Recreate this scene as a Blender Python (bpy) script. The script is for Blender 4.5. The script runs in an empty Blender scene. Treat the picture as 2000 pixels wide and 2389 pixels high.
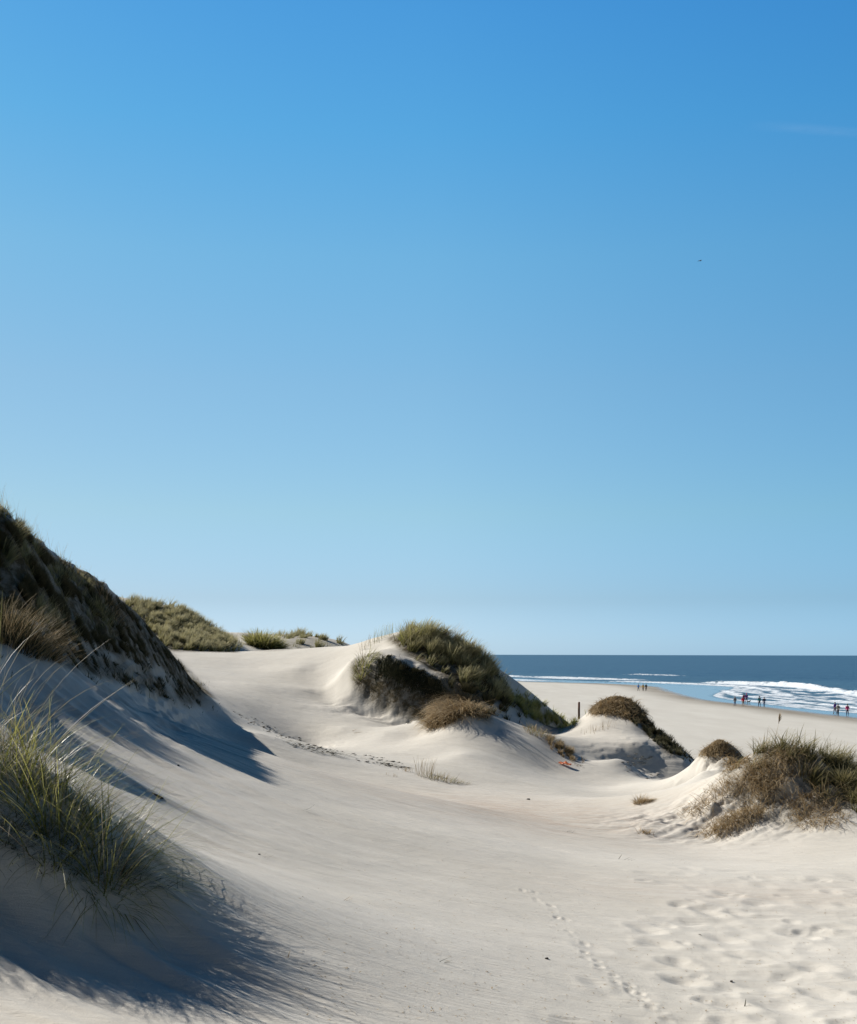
import bpy, math, random
import numpy as np
from mathutils import Vector, Matrix
random.seed(7); RNG = np.random.default_rng(7)
sc = bpy.context.scene
COL = sc.collection
F = 2800.0; HY = 1527.0; CX = 1000.0       # focal length, horizon row and centre column of the photograph (pixels)
BEACH = -9.2                                # beach level, camera eye is z = 0
SUN_K = 0.74; SUN_EL = math.radians(33.8)     # light travels along (1, -SUN_K), descending

# ------------------------------------------------------------------ small tools
def tag(o, label=None, cat=None, group=None, kind=None):
    if label: o['label'] = label
    if cat: o['category'] = cat
    if group: o['group'] = group
    if kind: o['kind'] = kind
    return o

def link(o, parent=None):
    COL.objects.link(o)
    if parent is not None: o.parent = parent
    return o

def arr_mesh(name, V, Fq, mat=None, attrs=None, smooth=True, tris=None):
    me = bpy.data.meshes.new(name)
    V = np.ascontiguousarray(V, dtype=np.float32)
    Fq = np.ascontiguousarray(Fq, dtype=np.int32)
    k = Fq.shape[1]
    me.vertices.add(len(V)); me.vertices.foreach_set('co', V.ravel())
    me.loops.add(Fq.size); me.loops.foreach_set('vertex_index', Fq.ravel())
    me.polygons.add(len(Fq)); me.polygons.foreach_set('loop_start', np.arange(0, Fq.size, k, dtype=np.int32))
    if smooth: me.polygons.foreach_set('use_smooth', np.ones(len(Fq), dtype=bool))
    for an, A in (attrs or {}).items():
        A = np.asarray(A, dtype=np.float32)
        if A.ndim == 1:
            a = me.attributes.new(an, 'FLOAT', 'POINT'); a.data.foreach_set('value', A)
        else:
            if A.shape[1] == 3: A = np.concatenate([A, np.ones((len(A), 1), np.float32)], 1)
            a = me.attributes.new(an, 'FLOAT_COLOR', 'POINT'); a.data.foreach_set('color', np.ascontiguousarray(A).ravel())
    me.update(calc_edges=True); me.validate()
    if mat: me.materials.append(mat)
    return me

def hash2(ix, iy, seed):
    n = (ix.astype(np.int64) * 374761393 + iy.astype(np.int64) * 668265263 + seed * 1442695041) & 0x7fffffff
    n = ((n ^ (n >> 13)) * 1274126177) & 0x7fffffff
    n = (n ^ (n >> 16)) & 0xffff
    return n / 65535.0
def vnoise(x, y, seed=0):
    x = np.asarray(x, float); y = np.asarray(y, float)
    ix = np.floor(x); iy = np.floor(y); fx = x - ix; fy = y - iy
    fx = fx * fx * fx * (fx * (fx * 6 - 15) + 10); fy = fy * fy * fy * (fy * (fy * 6 - 15) + 10)
    a = hash2(ix, iy, seed); b = hash2(ix + 1, iy, seed); c = hash2(ix, iy + 1, seed); d = hash2(ix + 1, iy + 1, seed)
    return (a + (b - a) * fx) * (1 - fy) + (c + (d - c) * fx) * fy
def fbm(x, y, oct=4, seed=0):
    s = 0; a = 0.5; t = 0
    for i in range(oct):
        s = s + a * vnoise(x * 2 ** i + 13.7 * i, y * 2 ** i - 7.1 * i, seed + i); t += a; a *= 0.5
    return s / t * 2 - 1
def sstep(a, b, x):
    t = np.clip((x - a) / (b - a), 0, 1); return t * t * (3 - 2 * t)
def in_poly(px, py, poly):
    inside = np.zeros(np.shape(px), bool); n = len(poly)
    for i in range(n):
        x1, y1 = poly[i]; x2, y2 = poly[(i + 1) % n]
        if y1 == y2: continue
        c = ((y1 > py) != (y2 > py)) & (px < (x2 - x1) * (py - y1) / (y2 - y1) + x1)
        inside ^= c
    return inside

# ------------------------------------------------------------------ terrain control points
PTS = []   # (column, Y, Z)
def feat(pts, dens=45):
    """a feature line of the dunes: (column, row, distance) samples of the surveyed ridge, densified"""
    P = [(a, c, (HY - b) / F * c) for a, b, c in pts]
    out = []
    for (a, b) in zip(P[:-1], P[1:]):
        n = max(1, int(math.hypot(a[0] - b[0], (math.log(a[1]) - math.log(b[1])) * F) / dens))
        for i in range(n):
            t = i / n; out.append(tuple(a[j] * (1 - t) + b[j] * t for j in range(3)))
    out.append(P[-1]); PTS.extend(out)
def pt(px, Y, Z): PTS.append((px, Y, Z))

# left dune: crest, foot of its planted face
feat([(-1500, 1380, 20), (-800, 1300, 21), (-330, 1200, 22), (-120, 1215, 22.5), (0, 1206, 23), (60, 1250, 24), (100, 1295, 25), (190, 1368, 27), (235, 1382, 28), (262, 1392, 29),
      (330, 1458, 31), (400, 1532, 33), (460, 1600, 34.6), (500, 1636, 35.8), (560, 1678, 37), (640, 1712, 38.2), (720, 1748, 39.2)], 35)
feat([(-500, 1340, 17.9), (-330, 1212, 17.6), (-210, 1215, 17.2)], 40)  # unseen nose past the left edge, added to shade the slope
feat([(-330, 1420, 19.8), (-150, 1440, 19.9), (0, 1445, 20), (100, 1490, 21.5), (200, 1535, 24), (300, 1570, 26.5), (400, 1612, 30), (460, 1638, 33)], 50)
for px, Y, Z in [(-800, 24, 1.7), (-300, 28, 1.6), (0, 31, .9), (200, 36, .3), (330, 39, -.2), (420, 41, -.95), (0, 45, 0.2), (-400, 45, .5), (200, 48, 0.0), (-1000, 40, .6)]: pt(px, Y, Z)
for px, py, Y in [(500, 1590, 45), (470, 1560, 48), (600, 1600, 45), (650, 1650, 42.5), (560, 1632, 42), (600, 1560, 50), (700, 1560, 49), (720, 1610, 46)]:
    pt(px, Y, (HY - py) / F * Y)
# crest of the sand plateau and the centre dune
feat([(200, 1512, 54), (380, 1516, 55), (420, 1521, 57), (500, 1525, 58), (560, 1525, 58), (640, 1516, 56), (740, 1511, 54), (820, 1504, 52), (860, 1492, 50),
      (900, 1484, 49), (940, 1479, 48), (1000, 1485, 47), (1060, 1500, 47), (1110, 1530, 47), (1150, 1565, 47), (1165, 1600, 47), (1200, 1632, 47), (1250, 1662, 49), (1300, 1684, 51), (1345, 1698, 53)], 30)
feat([(815, 1548, 46.3), (860, 1552, 45.2), (900, 1556, 44.7), (940, 1564, 44.4), (1000, 1588, 44.1), (1060, 1612, 43.8), (1120, 1622, 44)], 30)
feat([(830, 1600, 45.6), (860, 1624, 44.5), (900, 1648, 43.9), (950, 1668, 43.4), (1000, 1682, 43.0), (1060, 1680, 42.6), (1130, 1680, 43)], 40)
feat([(740, 1560, 49), (775, 1610, 46), (820, 1665, 43.4), (900, 1698, 41.2)], 40)
for px, py, Y in [(760, 1650, 43.5), (700, 1690, 41), (800, 1700, 40.2), (900, 1712, 39), (980, 1716, 38.6), (1010, 1555, 45.2), (1060, 1570, 45), (960, 1530, 46), (880, 1520, 47.5)]:
    pt(px, Y, (HY - py) / F * Y)
# middle hummock
feat([(985, 1708, 38.5), (1030, 1692, 38.6), (1085, 1668, 38.4), (1120, 1690, 38), (1160, 1708, 38), (1190, 1712, 38), (1235, 1704, 38.8), (1280, 1728, 38.4), (1330, 1762, 38)], 30)
pt(1060, 40, (HY - 1645) / F * 40); pt(1110, 40, (HY - 1655) / F * 40); pt(1160, 41.5, (HY - 1690) / F * 41.5)
for px, py, Y in [(1085, 1760, 35), (1000, 1770, 35), (1180, 1780, 35), (1280, 1800, 36), (1220, 1708, 43), (1300, 1712, 44)]: pt(px, Y, (HY - py) / F * Y)
# capped hump with its steep lee
feat([(1290, 1712, 45), (1330, 1692, 45), (1370, 1664, 45), (1400, 1640, 45), (1440, 1628, 45), (1480, 1636, 45), (1500, 1655, 44.8), (1515, 1682, 44.5), (1545, 1715, 44), (1580, 1745, 43.5), (1620, 1772, 43)], 25)
feat([(1400, 1668, 43.3), (1440, 1672, 43), (1480, 1684, 42.6), (1520, 1716, 42)], 25)
for px, py, Y in [(1360, 1712, 42), (1430, 1722, 40.8), (1490, 1738, 40), (1390, 1775, 38.5), (1450, 1772, 38.0), (1500, 1815, 37), (1570, 1825, 36.2), (1430, 1835, 35)]:
    pt(px, Y, (HY - py) / F * Y)
feat([(1440, 1756, 39.6), (1500, 1752, 39.9), (1560, 1762, 39.9), (1600, 1778, 39.7)], 30)
feat([(1450, 1786, 39.1), (1510, 1800, 39.1), (1565, 1816, 38.9), (1605, 1815, 39.0)], 30)
# small mound between the hump and the big right-hand mound
feat([(1610, 1785, 33.4), (1640, 1750, 33.2), (1675, 1728, 33), (1710, 1738, 33), (1745, 1775, 32.8)], 25)
for px, py, Y in [(1640, 1802, 31), (1700, 1818, 30), (1760, 1805, 30)]: pt(px, Y, (HY - py) / F * Y)
# big right-hand mound
feat([(1590, 1880, 25.5), (1640, 1846, 25.5), (1700, 1800, 25.5), (1750, 1766, 25.5), (1800, 1746, 25.5), (1850, 1738, 25.5), (1900, 1750, 26), (1960, 1768, 26.5), (2040, 1790, 27), (2160, 1820, 27), (2400, 1850, 27)], 35)
feat([(1535, 1925, 23.5), (1650, 1962, 22.6), (1760, 1950, 22.4), (1860, 1938, 22.4), (1960, 1915, 22.6), (2100, 1905, 23), (2300, 1900, 23)], 50)
for px, py, Y in [(1740, 1850, 24.4), (1820, 1830, 24.4), (1900, 1830, 24.4), (1980, 1840, 24.5), (1680, 1900, 23.8), (1760, 1905, 23.4), (1900, 1890, 23.4)]: pt(px, Y, (HY - py) / F * Y)
# far dunes on the left
feat([(-1500, 1380, 72), (-300, 1370, 72), (100, 1385, 74), (270, 1408, 76), (350, 1420, 78), (420, 1430, 80), (460, 1455, 82), (500, 1480, 84), (545, 1496, 86)], 60)
for px, py, Y in [(300, 1500, 66), (400, 1520, 66), (480, 1522, 68), (550, 1526, 72), (568, 1517, 92), (566, 1522, 80)]: pt(px, Y, (HY - py) / F * Y)
feat([(585, 1508, 88), (620, 1500, 90), (650, 1492, 98), (690, 1480, 104), (730, 1486, 104), (780, 1502, 100), (830, 1512, 96)], 40)
for px, py, Y in [(620, 1524, 76), (700, 1522, 78), (760, 1524, 78)]: pt(px, Y, (HY - py) / F * Y)
# behind: fall to the beach
for px in (-1500, -600, 0, 400, 700): pt(px, 125, 0.0); pt(px, 150, -3.0)
for px, Z60, Z75 in [(850, -.6, -1.5), (950, -2.2, -4.5), (1050, -4.5, -8), (1150, -6.5, -9.8), (1300, -7.8, -10), (1500, -9, -10.3), (1800, -9.6, -10.4), (2300, -9.6, -10.4), (3600, -9.6, -10.4)]:
    pt(px, 62, Z60); pt(px, 76, Z75)
for px, Z in [(900, -7), (1000, -10), (1200, -10.5), (2000, -10.5), (3600, -10.5)]: pt(px, 105, Z); pt(px, 150, -10.6)
for px, Y, Z in [(1350, 50, -5.2), (1450, 49.5, -4.4), (1560, 49, -5.6), (1680, 45, -6.6), (1800, 42, -6.4), (2000, 42, -6.6), (2600, 42, -6.4), (3600, 42, -6.4),
                 (1660, 38, -5.0), (1760, 35, -4.8), (1900, 33, -4.3), (2100, 33, -4.3), (2600, 33, -4.8)]: pt(px, Y, Z)
# smooth sand in front
TPX = [-1600, -800, -300, 0, 200, 400, 600, 800, 1000, 1300, 1600, 2000, 2600, 3600]
TAB = {2.0: [-1.3, -1.4, -1.5, -1.52, -1.54, -1.55, -1.56, -1.58, -1.6, -1.62, -1.65, -1.65, -1.65, -1.6],
       5.0: [-1.2, -1.35, -1.5, -1.6, -1.68, -1.76, -1.85, -1.93, -2.0, -2.05, -2.08, -2.05, -2.0, -1.8],
       8.0: [-.9, -1.1, -1.25, -1.54, -1.72, -1.88, -2.01, -2.14, -2.28, -2.45, -2.55, -2.52, -2.4, -2.1],
       12.0: [0, -.25, -.85, -1.25, -1.53, -1.83, -2.10, -2.32, -2.5, -2.72, -2.85, -2.85, -2.7, -2.3],
       17.0: [None, None, None, -.55, -1.05, -1.55, -1.97, -2.3, -2.56, -2.88, -3.05, -3.08, -2.9, -2.5],
       24.0: [None, None, None, None, None, -1.3, -1.95, -2.48, -2.86, -3.3, None, None, None, None],
       32.0: [None, None, None, None, None, None, -2.1, -2.72, -3.15, -3.6, -3.85, None, None, None]}
for Y, row in TAB.items():
    for px, Z in zip(TPX, row):
        if Z is not None: pt(px, Y, Z)
# grassy hummock close by on the left, and the one outside the frame that shades the slope
feat([(-700, 1470, 9.1), (-350, 1580, 8.9), (-120, 1735, 8.8), (50, 1815, 8.7), (180, 1905, 8.65), (290, 1985, 8.6), (380, 2050, 8.55)], 60)
feat([(-350, 1860, 8.3), (-120, 1950, 8.2), (60, 2035, 8.05), (180, 2105, 8.0), (290, 2150, 8.0), (400, 2190, 8.0)], 60)

PTS = np.array(PTS, float)
keep = []
for i, p in enumerate(PTS):   # no two samples on the same spot
    ok = True
    for j in keep:
        q = PTS[j]
        if math.hypot((p[0] - q[0]) / F, math.log(p[1]) - math.log(q[1])) < 0.0055: ok = False; break
    if ok: keep.append(i)
PTS = PTS[keep]
def rbf_fit(P):
    a = np.stack([P[:, 0] / F, np.log(P[:, 1])], 1); n = len(a)
    r = np.sqrt(((a[:, None] - a[None]) ** 2).sum(-1))
    A = np.zeros((n + 3, n + 3)); A[:n, :n] = r ** 1.5 + np.eye(n) * 0.00012
    A[:n, n] = 1; A[:n, n + 1:] = a; A[n, :n] = 1; A[n + 1:, :n] = a.T
    return a, np.linalg.solve(A, np.concatenate([P[:, 2], [0, 0, 0]]))
RA, RW = rbf_fit(PTS)
def rbf_eval(px, v):
    out = np.empty(len(px))
    for s in range(0, len(px), 20000):
        q = np.stack([px[s:s + 20000] / F, v[s:s + 20000]], 1)
        r2 = ((q[:, None, :] - RA[None]) ** 2).sum(-1)
        out[s:s + 20000] = (r2 ** 0.75) @ RW[:-3] + RW[-3] + q @ RW[-2:]
    return out
# coarse evaluation, cubic upsampling
gpx = np.arange(-1620, 3641, 20.0)
gv = np.arange(math.log(1.9), math.log(156), 0.008)
GX, GV = np.meshgrid(gpx, gv)
GZ = rbf_eval(GX.ravel(), GV.ravel()).reshape(GX.shape)
def cubic_mat(src, dst):
    h = src[1] - src[0]; t = (dst - src[0]) / h
    i = np.clip(np.floor(t).astype(int), 1, len(src) - 3); f = t - i
    M = np.zeros((len(dst), len(src))); r = np.arange(len(dst))
    M[r, i - 1] += -.5 * f + f * f - .5 * f ** 3; M[r, i] += 1 - 2.5 * f * f + 1.5 * f ** 3
    M[r, i + 1] += .5 * f + 2 * f * f - 1.5 * f ** 3; M[r, i + 2] += -.5 * f * f + .5 * f ** 3
    return M
cols = np.concatenate([np.arange(-1560, -200, 22), np.arange(-200, 2200, 2.7), np.arange(2200, 3560, 22)])
yv = [np.linspace(math.log(2), math.log(5), 60, endpoint=False), np.linspace(math.log(5), math.log(20), 360, endpoint=False),
      np.linspace(math.log(20), math.log(56), 470, endpoint=False), np.linspace(math.log(56), math.log(150), 150)]
vrow = np.concatenate(yv)
Z = cubic_mat(gv, vrow) @ GZ @ cubic_mat(gpx, cols).T
YY = np.exp(vrow)[:, None] * np.ones(len(cols)); XX = (cols[None] - CX) / F * YY
PX = np.ones(len(vrow))[:, None] * cols[None]
ROW = lambda: HY - F * Z / YY

# masks given in the (column, row) survey of the surface before small relief
R0 = ROW()
def blob(px, Y, rx, ry):   # soft mask around a ground position, metres
    X = (px - CX) / F * Y
    return np.exp(-(((XX - X) / rx) ** 2 + ((YY - Y) / ry) ** 2))
# gentle wind relief: long low ridges running down the slope away from the sun
wd = np.array([1.0, -0.62]); wd /= np.linalg.norm(wd)
A_ = XX * wd[0] + YY * wd[1]; B_ = -XX * wd[1] + YY * wd[0]
warp = fbm(XX * .25, YY * .25, 3, 5) * .8
flat = sstep(4, 7, YY)
Z += flat * .018 * fbm(A_ * .35 + 3, (B_ + warp) * 3.2, 3, 11)
Z += .05 * fbm(XX * .35, YY * .35, 3, 21) * sstep(5, 12, YY)
leftm = sstep(900, 300, PX) * sstep(34, 24, YY)
Z += leftm * (.05 * fbm(A_ * .16 + 9, (B_ + warp * .6) * 1.5, 3, 31) + .06 * fbm(A_ * .10 + 2, (B_ + warp * .3) * 3.4, 2, 33) + .022 * fbm(A_ * .16 + 4, (B_ + warp * .15) * 8.5, 2, 34))
Z += sstep(40, 60, YY) * .35 * fbm(XX * .12, YY * .12, 4, 41)* sstep(800, 500, PX)* sstep(58, 66, YY)
# lumpy, root-bound sand of the mounds
m = blob(1820, 24.2, 2.6, 1.5)
lump = np.abs(fbm(XX * 1.6, YY * 1.6, 4, 51))
Z += m * (.26 * lump - .08 + .05 * fbm(XX * 5, YY * 5, 3, 52))
gully = fbm((XX + YY * .8) * .5, (XX - YY) * 2.6, 3, 53)
Z += blob(1660, 24.0, 1.7, 1.4) * (.12 * gully)
m = blob(1685, 32, .9, 1.2); Z += m * (.3 * np.abs(fbm(XX * 2, YY * 2, 4, 55)) - .05)
m = blob(940, 44, 2.4, 1.3) + blob(1070, 40, 1.2, 1.0); Z += m * .22 * fbm(XX * 1.6, YY * 1.6, 4, 57)
m = blob(1440, 44.5, 1.3, 1.2); Z += m * .12 * fbm(XX * 2.2, YY * 2.2, 4, 58)
# crusted ledges on the lee of the capped hump and along the toe of the left dune
def terrace(mask, step, seed, amp=1.0):
    global Z
    q = Z + .16 * fbm(XX * .8, YY * 1.6, 5, seed)
    fr = q / step - np.floor(q / step)
    Z += mask * amp * step * (sstep(.35, .6, fr) - fr)
terrace(np.clip(blob(1500, 39.2, 1.9, 1.6) * 1.4, 0, 1), .16, 61, .22)
terrace(np.clip(blob(700, 38.6, 1.4, .8) * 1.3, 0, 1), .12, 62, .6)
terrace(np.clip(blob(330, 27.5, 3.0, 2.5), 0, 1) * (PX < 520), .28, 63, .5)
Z += np.clip(sstep(-300, 0, PX) * sstep(480, 380, PX), 0, 1) * sstep(R0 * 0 + 17, R0 * 0 + 20, YY) * sstep(38, 34, YY) * .14 * fbm(XX * 1.3, YY * 1.3, 4, 65)

# footprints
def dent(x, y, ang, L, W, d, rim=.22):
    px = x / y * F + CX
    c0, c1 = np.searchsorted(cols, [px - 3.2 * L / y * F, px + 3.2 * L / y * F])
    r0, r1 = np.searchsorted(vrow, [math.log(max(2.1, y - 3.2 * L)), math.log(y + 3.2 * L)])
    if c1 - c0 < 2 or r1 - r0 < 2: return
    s = (slice(r0, r1), slice(c0, c1))
    dx = XX[s] - x; dy = YY[s] - y
    a = dx * math.cos(ang) + dy * math.sin(ang); b = -dx * math.sin(ang) + dy * math.cos(ang)
    q = (a / L) ** 2 + (b / W) ** 2
    Z[s] += -d * np.exp(-q * 1.3) + d * rim * np.exp(-((np.sqrt(q) - 1.5) / .42) ** 2)
def ground_at(px, py):
    c = int(np.clip(np.searchsorted(cols, px), 0, len(cols) - 1)); ok = (HY - F * Z[:, c] / YY[:, c] <= py) & (YY[:, c] > 4.2)
    r = int(np.argmax(ok)); return XX[r, c], YY[r, c], Z[r, c]
fr = random.Random(3)
n = 0
while n < 260:
    px = fr.uniform(1330, 2350); py = fr.uniform(2040, 2500)
    edge = (px - 1330) / 500 * .9 + (py - 2050) / 900
    if fr.random() > min(1, max(0, edge * 1.1 - .18)): continue
    x, y, _ = ground_at(px, py)
    k = fr.choice([.5, .7, .9, 1.0, 1.1, 1.35]) * fr.uniform(.85, 1.15)
    dent(x, y, fr.uniform(.7, 2.2), .19 * k, .115 * k, fr.uniform(.005, .018)); n += 1
for i in range(60):
    px = fr.uniform(1500, 2100); py = fr.uniform(2020, 2180)
    x, y, _ = ground_at(px, py); dent(x, y, fr.uniform(0, 3), .2, .13, fr.uniform(.006, .018))
for (px, py) in [(1505, 2165), (1538, 2203), (1583, 2250), (1600, 2292), (1660, 2130), (1690, 2190), (1740, 2228), (1782, 2300), (1700, 2345), (1812, 2345), (1900, 2260), (1930, 2320), (1860, 2180), (1700, 2085)]:
    x, y, _ = ground_at(px, py); dent(x, y, 1.9, .21, .13, .03)
# small animal track crossing the foot of the frame and faint ones at the left edge
T = [(1225, 2073), (1262, 2100), (1300, 2128), (1340, 2175), (1375, 2230), (1410, 2260), (1445, 2290), (1480, 2315), (1505, 2330), (1530, 2355), (1570, 2385)]
for (a, b) in zip(T[:-1], T[1:]):
    for k in range(3):
        t = (k + fr.random() * .7) / 3; off = (7 if k % 2 else -7) * fr.uniform(.4, 1.3)
        x, y, _ = ground_at(a[0] + (b[0] - a[0]) * t + off, a[1] + (b[1] - a[1]) * t - off * .4)
        dent(x, y, 2.0 + fr.uniform(-.4, .4), .055 * fr.uniform(.7, 1.3), .035, fr.uniform(.006, .018), .25)
for (px, py) in [(20, 2265), (55, 2300), (100, 2285), (130, 2310), (200, 2330), (235, 2325), (330, 2335), (280, 2345)]:
    x, y, _ = ground_at(px, py); dent(x, y, 2.2, .09, .05, .009)

lv = vrow
def H(x, y):
    """height of the sand at world x, y (bilinear)"""
    x = np.asarray(x, float); y = np.asarray(y, float)
    px = np.clip(x / y * F + CX, cols[0], cols[-1] - 1e-3); v = np.clip(np.log(y), lv[0], lv[-1] - 1e-6)
    c = np.clip(np.searchsorted(cols, px, 'right') - 1, 0, len(cols) - 2); r = np.clip(np.searchsorted(lv, v, 'right') - 1, 0, len(lv) - 2)
    fx = (px - cols[c]) / (cols[c + 1] - cols[c]); fy = (v - lv[r]) / (lv[r + 1] - lv[r])
    return (Z[r, c] * (1 - fx) + Z[r, c + 1] * fx) * (1 - fy) + (Z[r + 1, c] * (1 - fx) + Z[r + 1, c + 1] * fx) * fy
def surf(px, py):
    """first sand point met along the sight line of each (column, row)"""
    px = np.atleast_1d(np.asarray(px, float)); py = np.atleast_1d(np.asarray(py, float))
    RW_ = HY - F * Z / YY
    c = np.clip(np.searchsorted(cols, px), 0, len(cols) - 1)
    ok = (RW_[:, c] <= py[None]) & (YY[:, c] > 4.2)
    r = np.argmax(ok, 0); hit = ok.any(0)
    y = np.exp(vrow[r]); x = (px - CX) / F * y
    return x, y, H(x, y), hit
def sample_poly(poly, n, jit=0.0, rng=RNG, yr=(0, 999)):
    P = np.array(poly, float); out = []
    got = 0; X = []; Y = []
    while got < n:
        qx = rng.uniform(P[:, 0].min(), P[:, 0].max(), n * 2); qy = rng.uniform(P[:, 1].min(), P[:, 1].max(), n * 2)
        k = in_poly(qx, qy, poly); qx = qx[k]; qy = qy[k]
        x, y, z, h = surf(qx, qy); h &= (y > yr[0]) & (y < yr[1]); x = x[h]; y = y[h]
        X.append(x); Y.append(y); got += len(x)
        if len(k) and k.sum() == 0: break
    x = np.concatenate(X)[:n]; y = np.concatenate(Y)[:n]
    if jit:
        x = x + rng.normal(0, jit, len(x)); y = y + rng.normal(0, jit, len(y))
    return x, y, H(x, y)

# how much the sand is bound and stained by roots and litter; the left dune face also has shade painted in
VEG_SHADE = [([(-200, 900), (0, 1195), (100, 1285), (230, 1370), (400, 1525), (500, 1630), (450, 1612), (380, 1560), (300, 1540), (200, 1500), (60, 1440), (-200, 1380)], .95),
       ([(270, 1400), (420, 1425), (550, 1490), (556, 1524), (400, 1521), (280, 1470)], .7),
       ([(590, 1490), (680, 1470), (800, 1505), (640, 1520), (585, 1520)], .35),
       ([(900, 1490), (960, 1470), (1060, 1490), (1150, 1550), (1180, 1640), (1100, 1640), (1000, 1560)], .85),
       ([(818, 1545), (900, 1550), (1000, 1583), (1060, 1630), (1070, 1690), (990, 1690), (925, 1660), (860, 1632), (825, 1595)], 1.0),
       ([(-200, 1380), (0, 1440), (400, 1585), (510, 1645), (430, 1650), (300, 1600), (150, 1560), (0, 1490), (-200, 1440)], .62),  # sand below the planted face, darkened in its colour to deepen the shade
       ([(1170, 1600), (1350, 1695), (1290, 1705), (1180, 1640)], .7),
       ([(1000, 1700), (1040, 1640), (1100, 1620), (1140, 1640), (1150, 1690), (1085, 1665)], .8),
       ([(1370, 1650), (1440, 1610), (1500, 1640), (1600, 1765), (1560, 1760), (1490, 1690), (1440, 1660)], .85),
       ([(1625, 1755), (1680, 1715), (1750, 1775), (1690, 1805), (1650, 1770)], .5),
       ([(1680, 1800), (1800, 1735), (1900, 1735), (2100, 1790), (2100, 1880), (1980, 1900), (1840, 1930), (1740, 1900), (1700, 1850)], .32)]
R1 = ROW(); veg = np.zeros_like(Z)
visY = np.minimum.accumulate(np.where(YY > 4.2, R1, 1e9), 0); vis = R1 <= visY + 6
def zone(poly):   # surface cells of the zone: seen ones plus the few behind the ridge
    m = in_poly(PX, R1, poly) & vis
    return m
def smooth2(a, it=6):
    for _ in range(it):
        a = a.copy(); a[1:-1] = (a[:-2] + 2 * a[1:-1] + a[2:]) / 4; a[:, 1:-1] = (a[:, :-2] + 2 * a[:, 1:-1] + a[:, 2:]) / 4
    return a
for poly, w in VEG_SHADE: veg = np.maximum(veg, zone(poly) * w)
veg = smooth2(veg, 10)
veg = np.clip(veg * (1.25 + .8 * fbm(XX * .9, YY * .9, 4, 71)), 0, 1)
nr, nc = Z.shape
idx = np.arange(nr * nc).reshape(nr, nc)
TF = np.stack([idx[:-1, :-1].ravel(), idx[:-1, 1:].ravel(), idx[1:, 1:].ravel(), idx[1:, :-1].ravel()], 1)

# ------------------------------------------------------------------ material helpers
class NT:
    def __init__(s, name):
        s.m = bpy.data.materials.new(name); s.m.use_nodes = True; s.t = s.m.node_tree; s.t.nodes.clear()
        s.out = s.n('ShaderNodeOutputMaterial')
    def n(s, typ, **kw):
        nd = s.t.nodes.new(typ)
        for k, v in kw.items():
            if k.startswith('i_'):
                key = k[2:]; key = int(key) if key.isdigit() else key.replace('_', ' ')
                if hasattr(v, 'is_linked') or isinstance(v, bpy.types.NodeSocket): s.t.links.new(v, nd.inputs[key])
                else: nd.inputs[key].default_value = v
            else: setattr(nd, k, v)
        return nd
    def link(s, a, b): s.t.links.new(a, b)
    def mix(s, f, a, b, mode='MIX'):
        nd = s.n('ShaderNodeMix', data_type='RGBA', blend_type=mode)
        for sock, v in ((nd.inputs[0], f), (nd.inputs[6], a), (nd.inputs[7], b)):
            if isinstance(v, bpy.types.NodeSocket): s.t.links.new(v, sock)
            else: sock.default_value = v
        return nd.outputs[2]
    def math(s, op, a, b=None, clamp=False):
        nd = s.n('ShaderNodeMath', operation=op, use_clamp=clamp)
        for i, v in enumerate((a, b)):
            if v is None: continue
            if isinstance(v, bpy.types.NodeSocket): s.t.links.new(v, nd.inputs[i])
            else: nd.inputs[i].default_value = v
        return nd.outputs[0]
    def noise(s, vec, scale, detail=4, rough=.55):
        return s.n('ShaderNodeTexNoise', i_Vector=vec, i_Scale=scale, i_Detail=detail, i_Roughness=rough).outputs[0]
    def ramp(s, fac, stops):
        nd = s.n('ShaderNodeValToRGB', i_Fac=fac); e = nd.color_ramp.elements
        while len(e) < len(stops): e.new(.5)
        for el, (p, c) in zip(e, stops): el.position = p; el.color = c if len(c) == 4 else (*c, 1)
        return nd.outputs[0]
def C4(r, g, b): return (r, g, b, 1)

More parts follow.
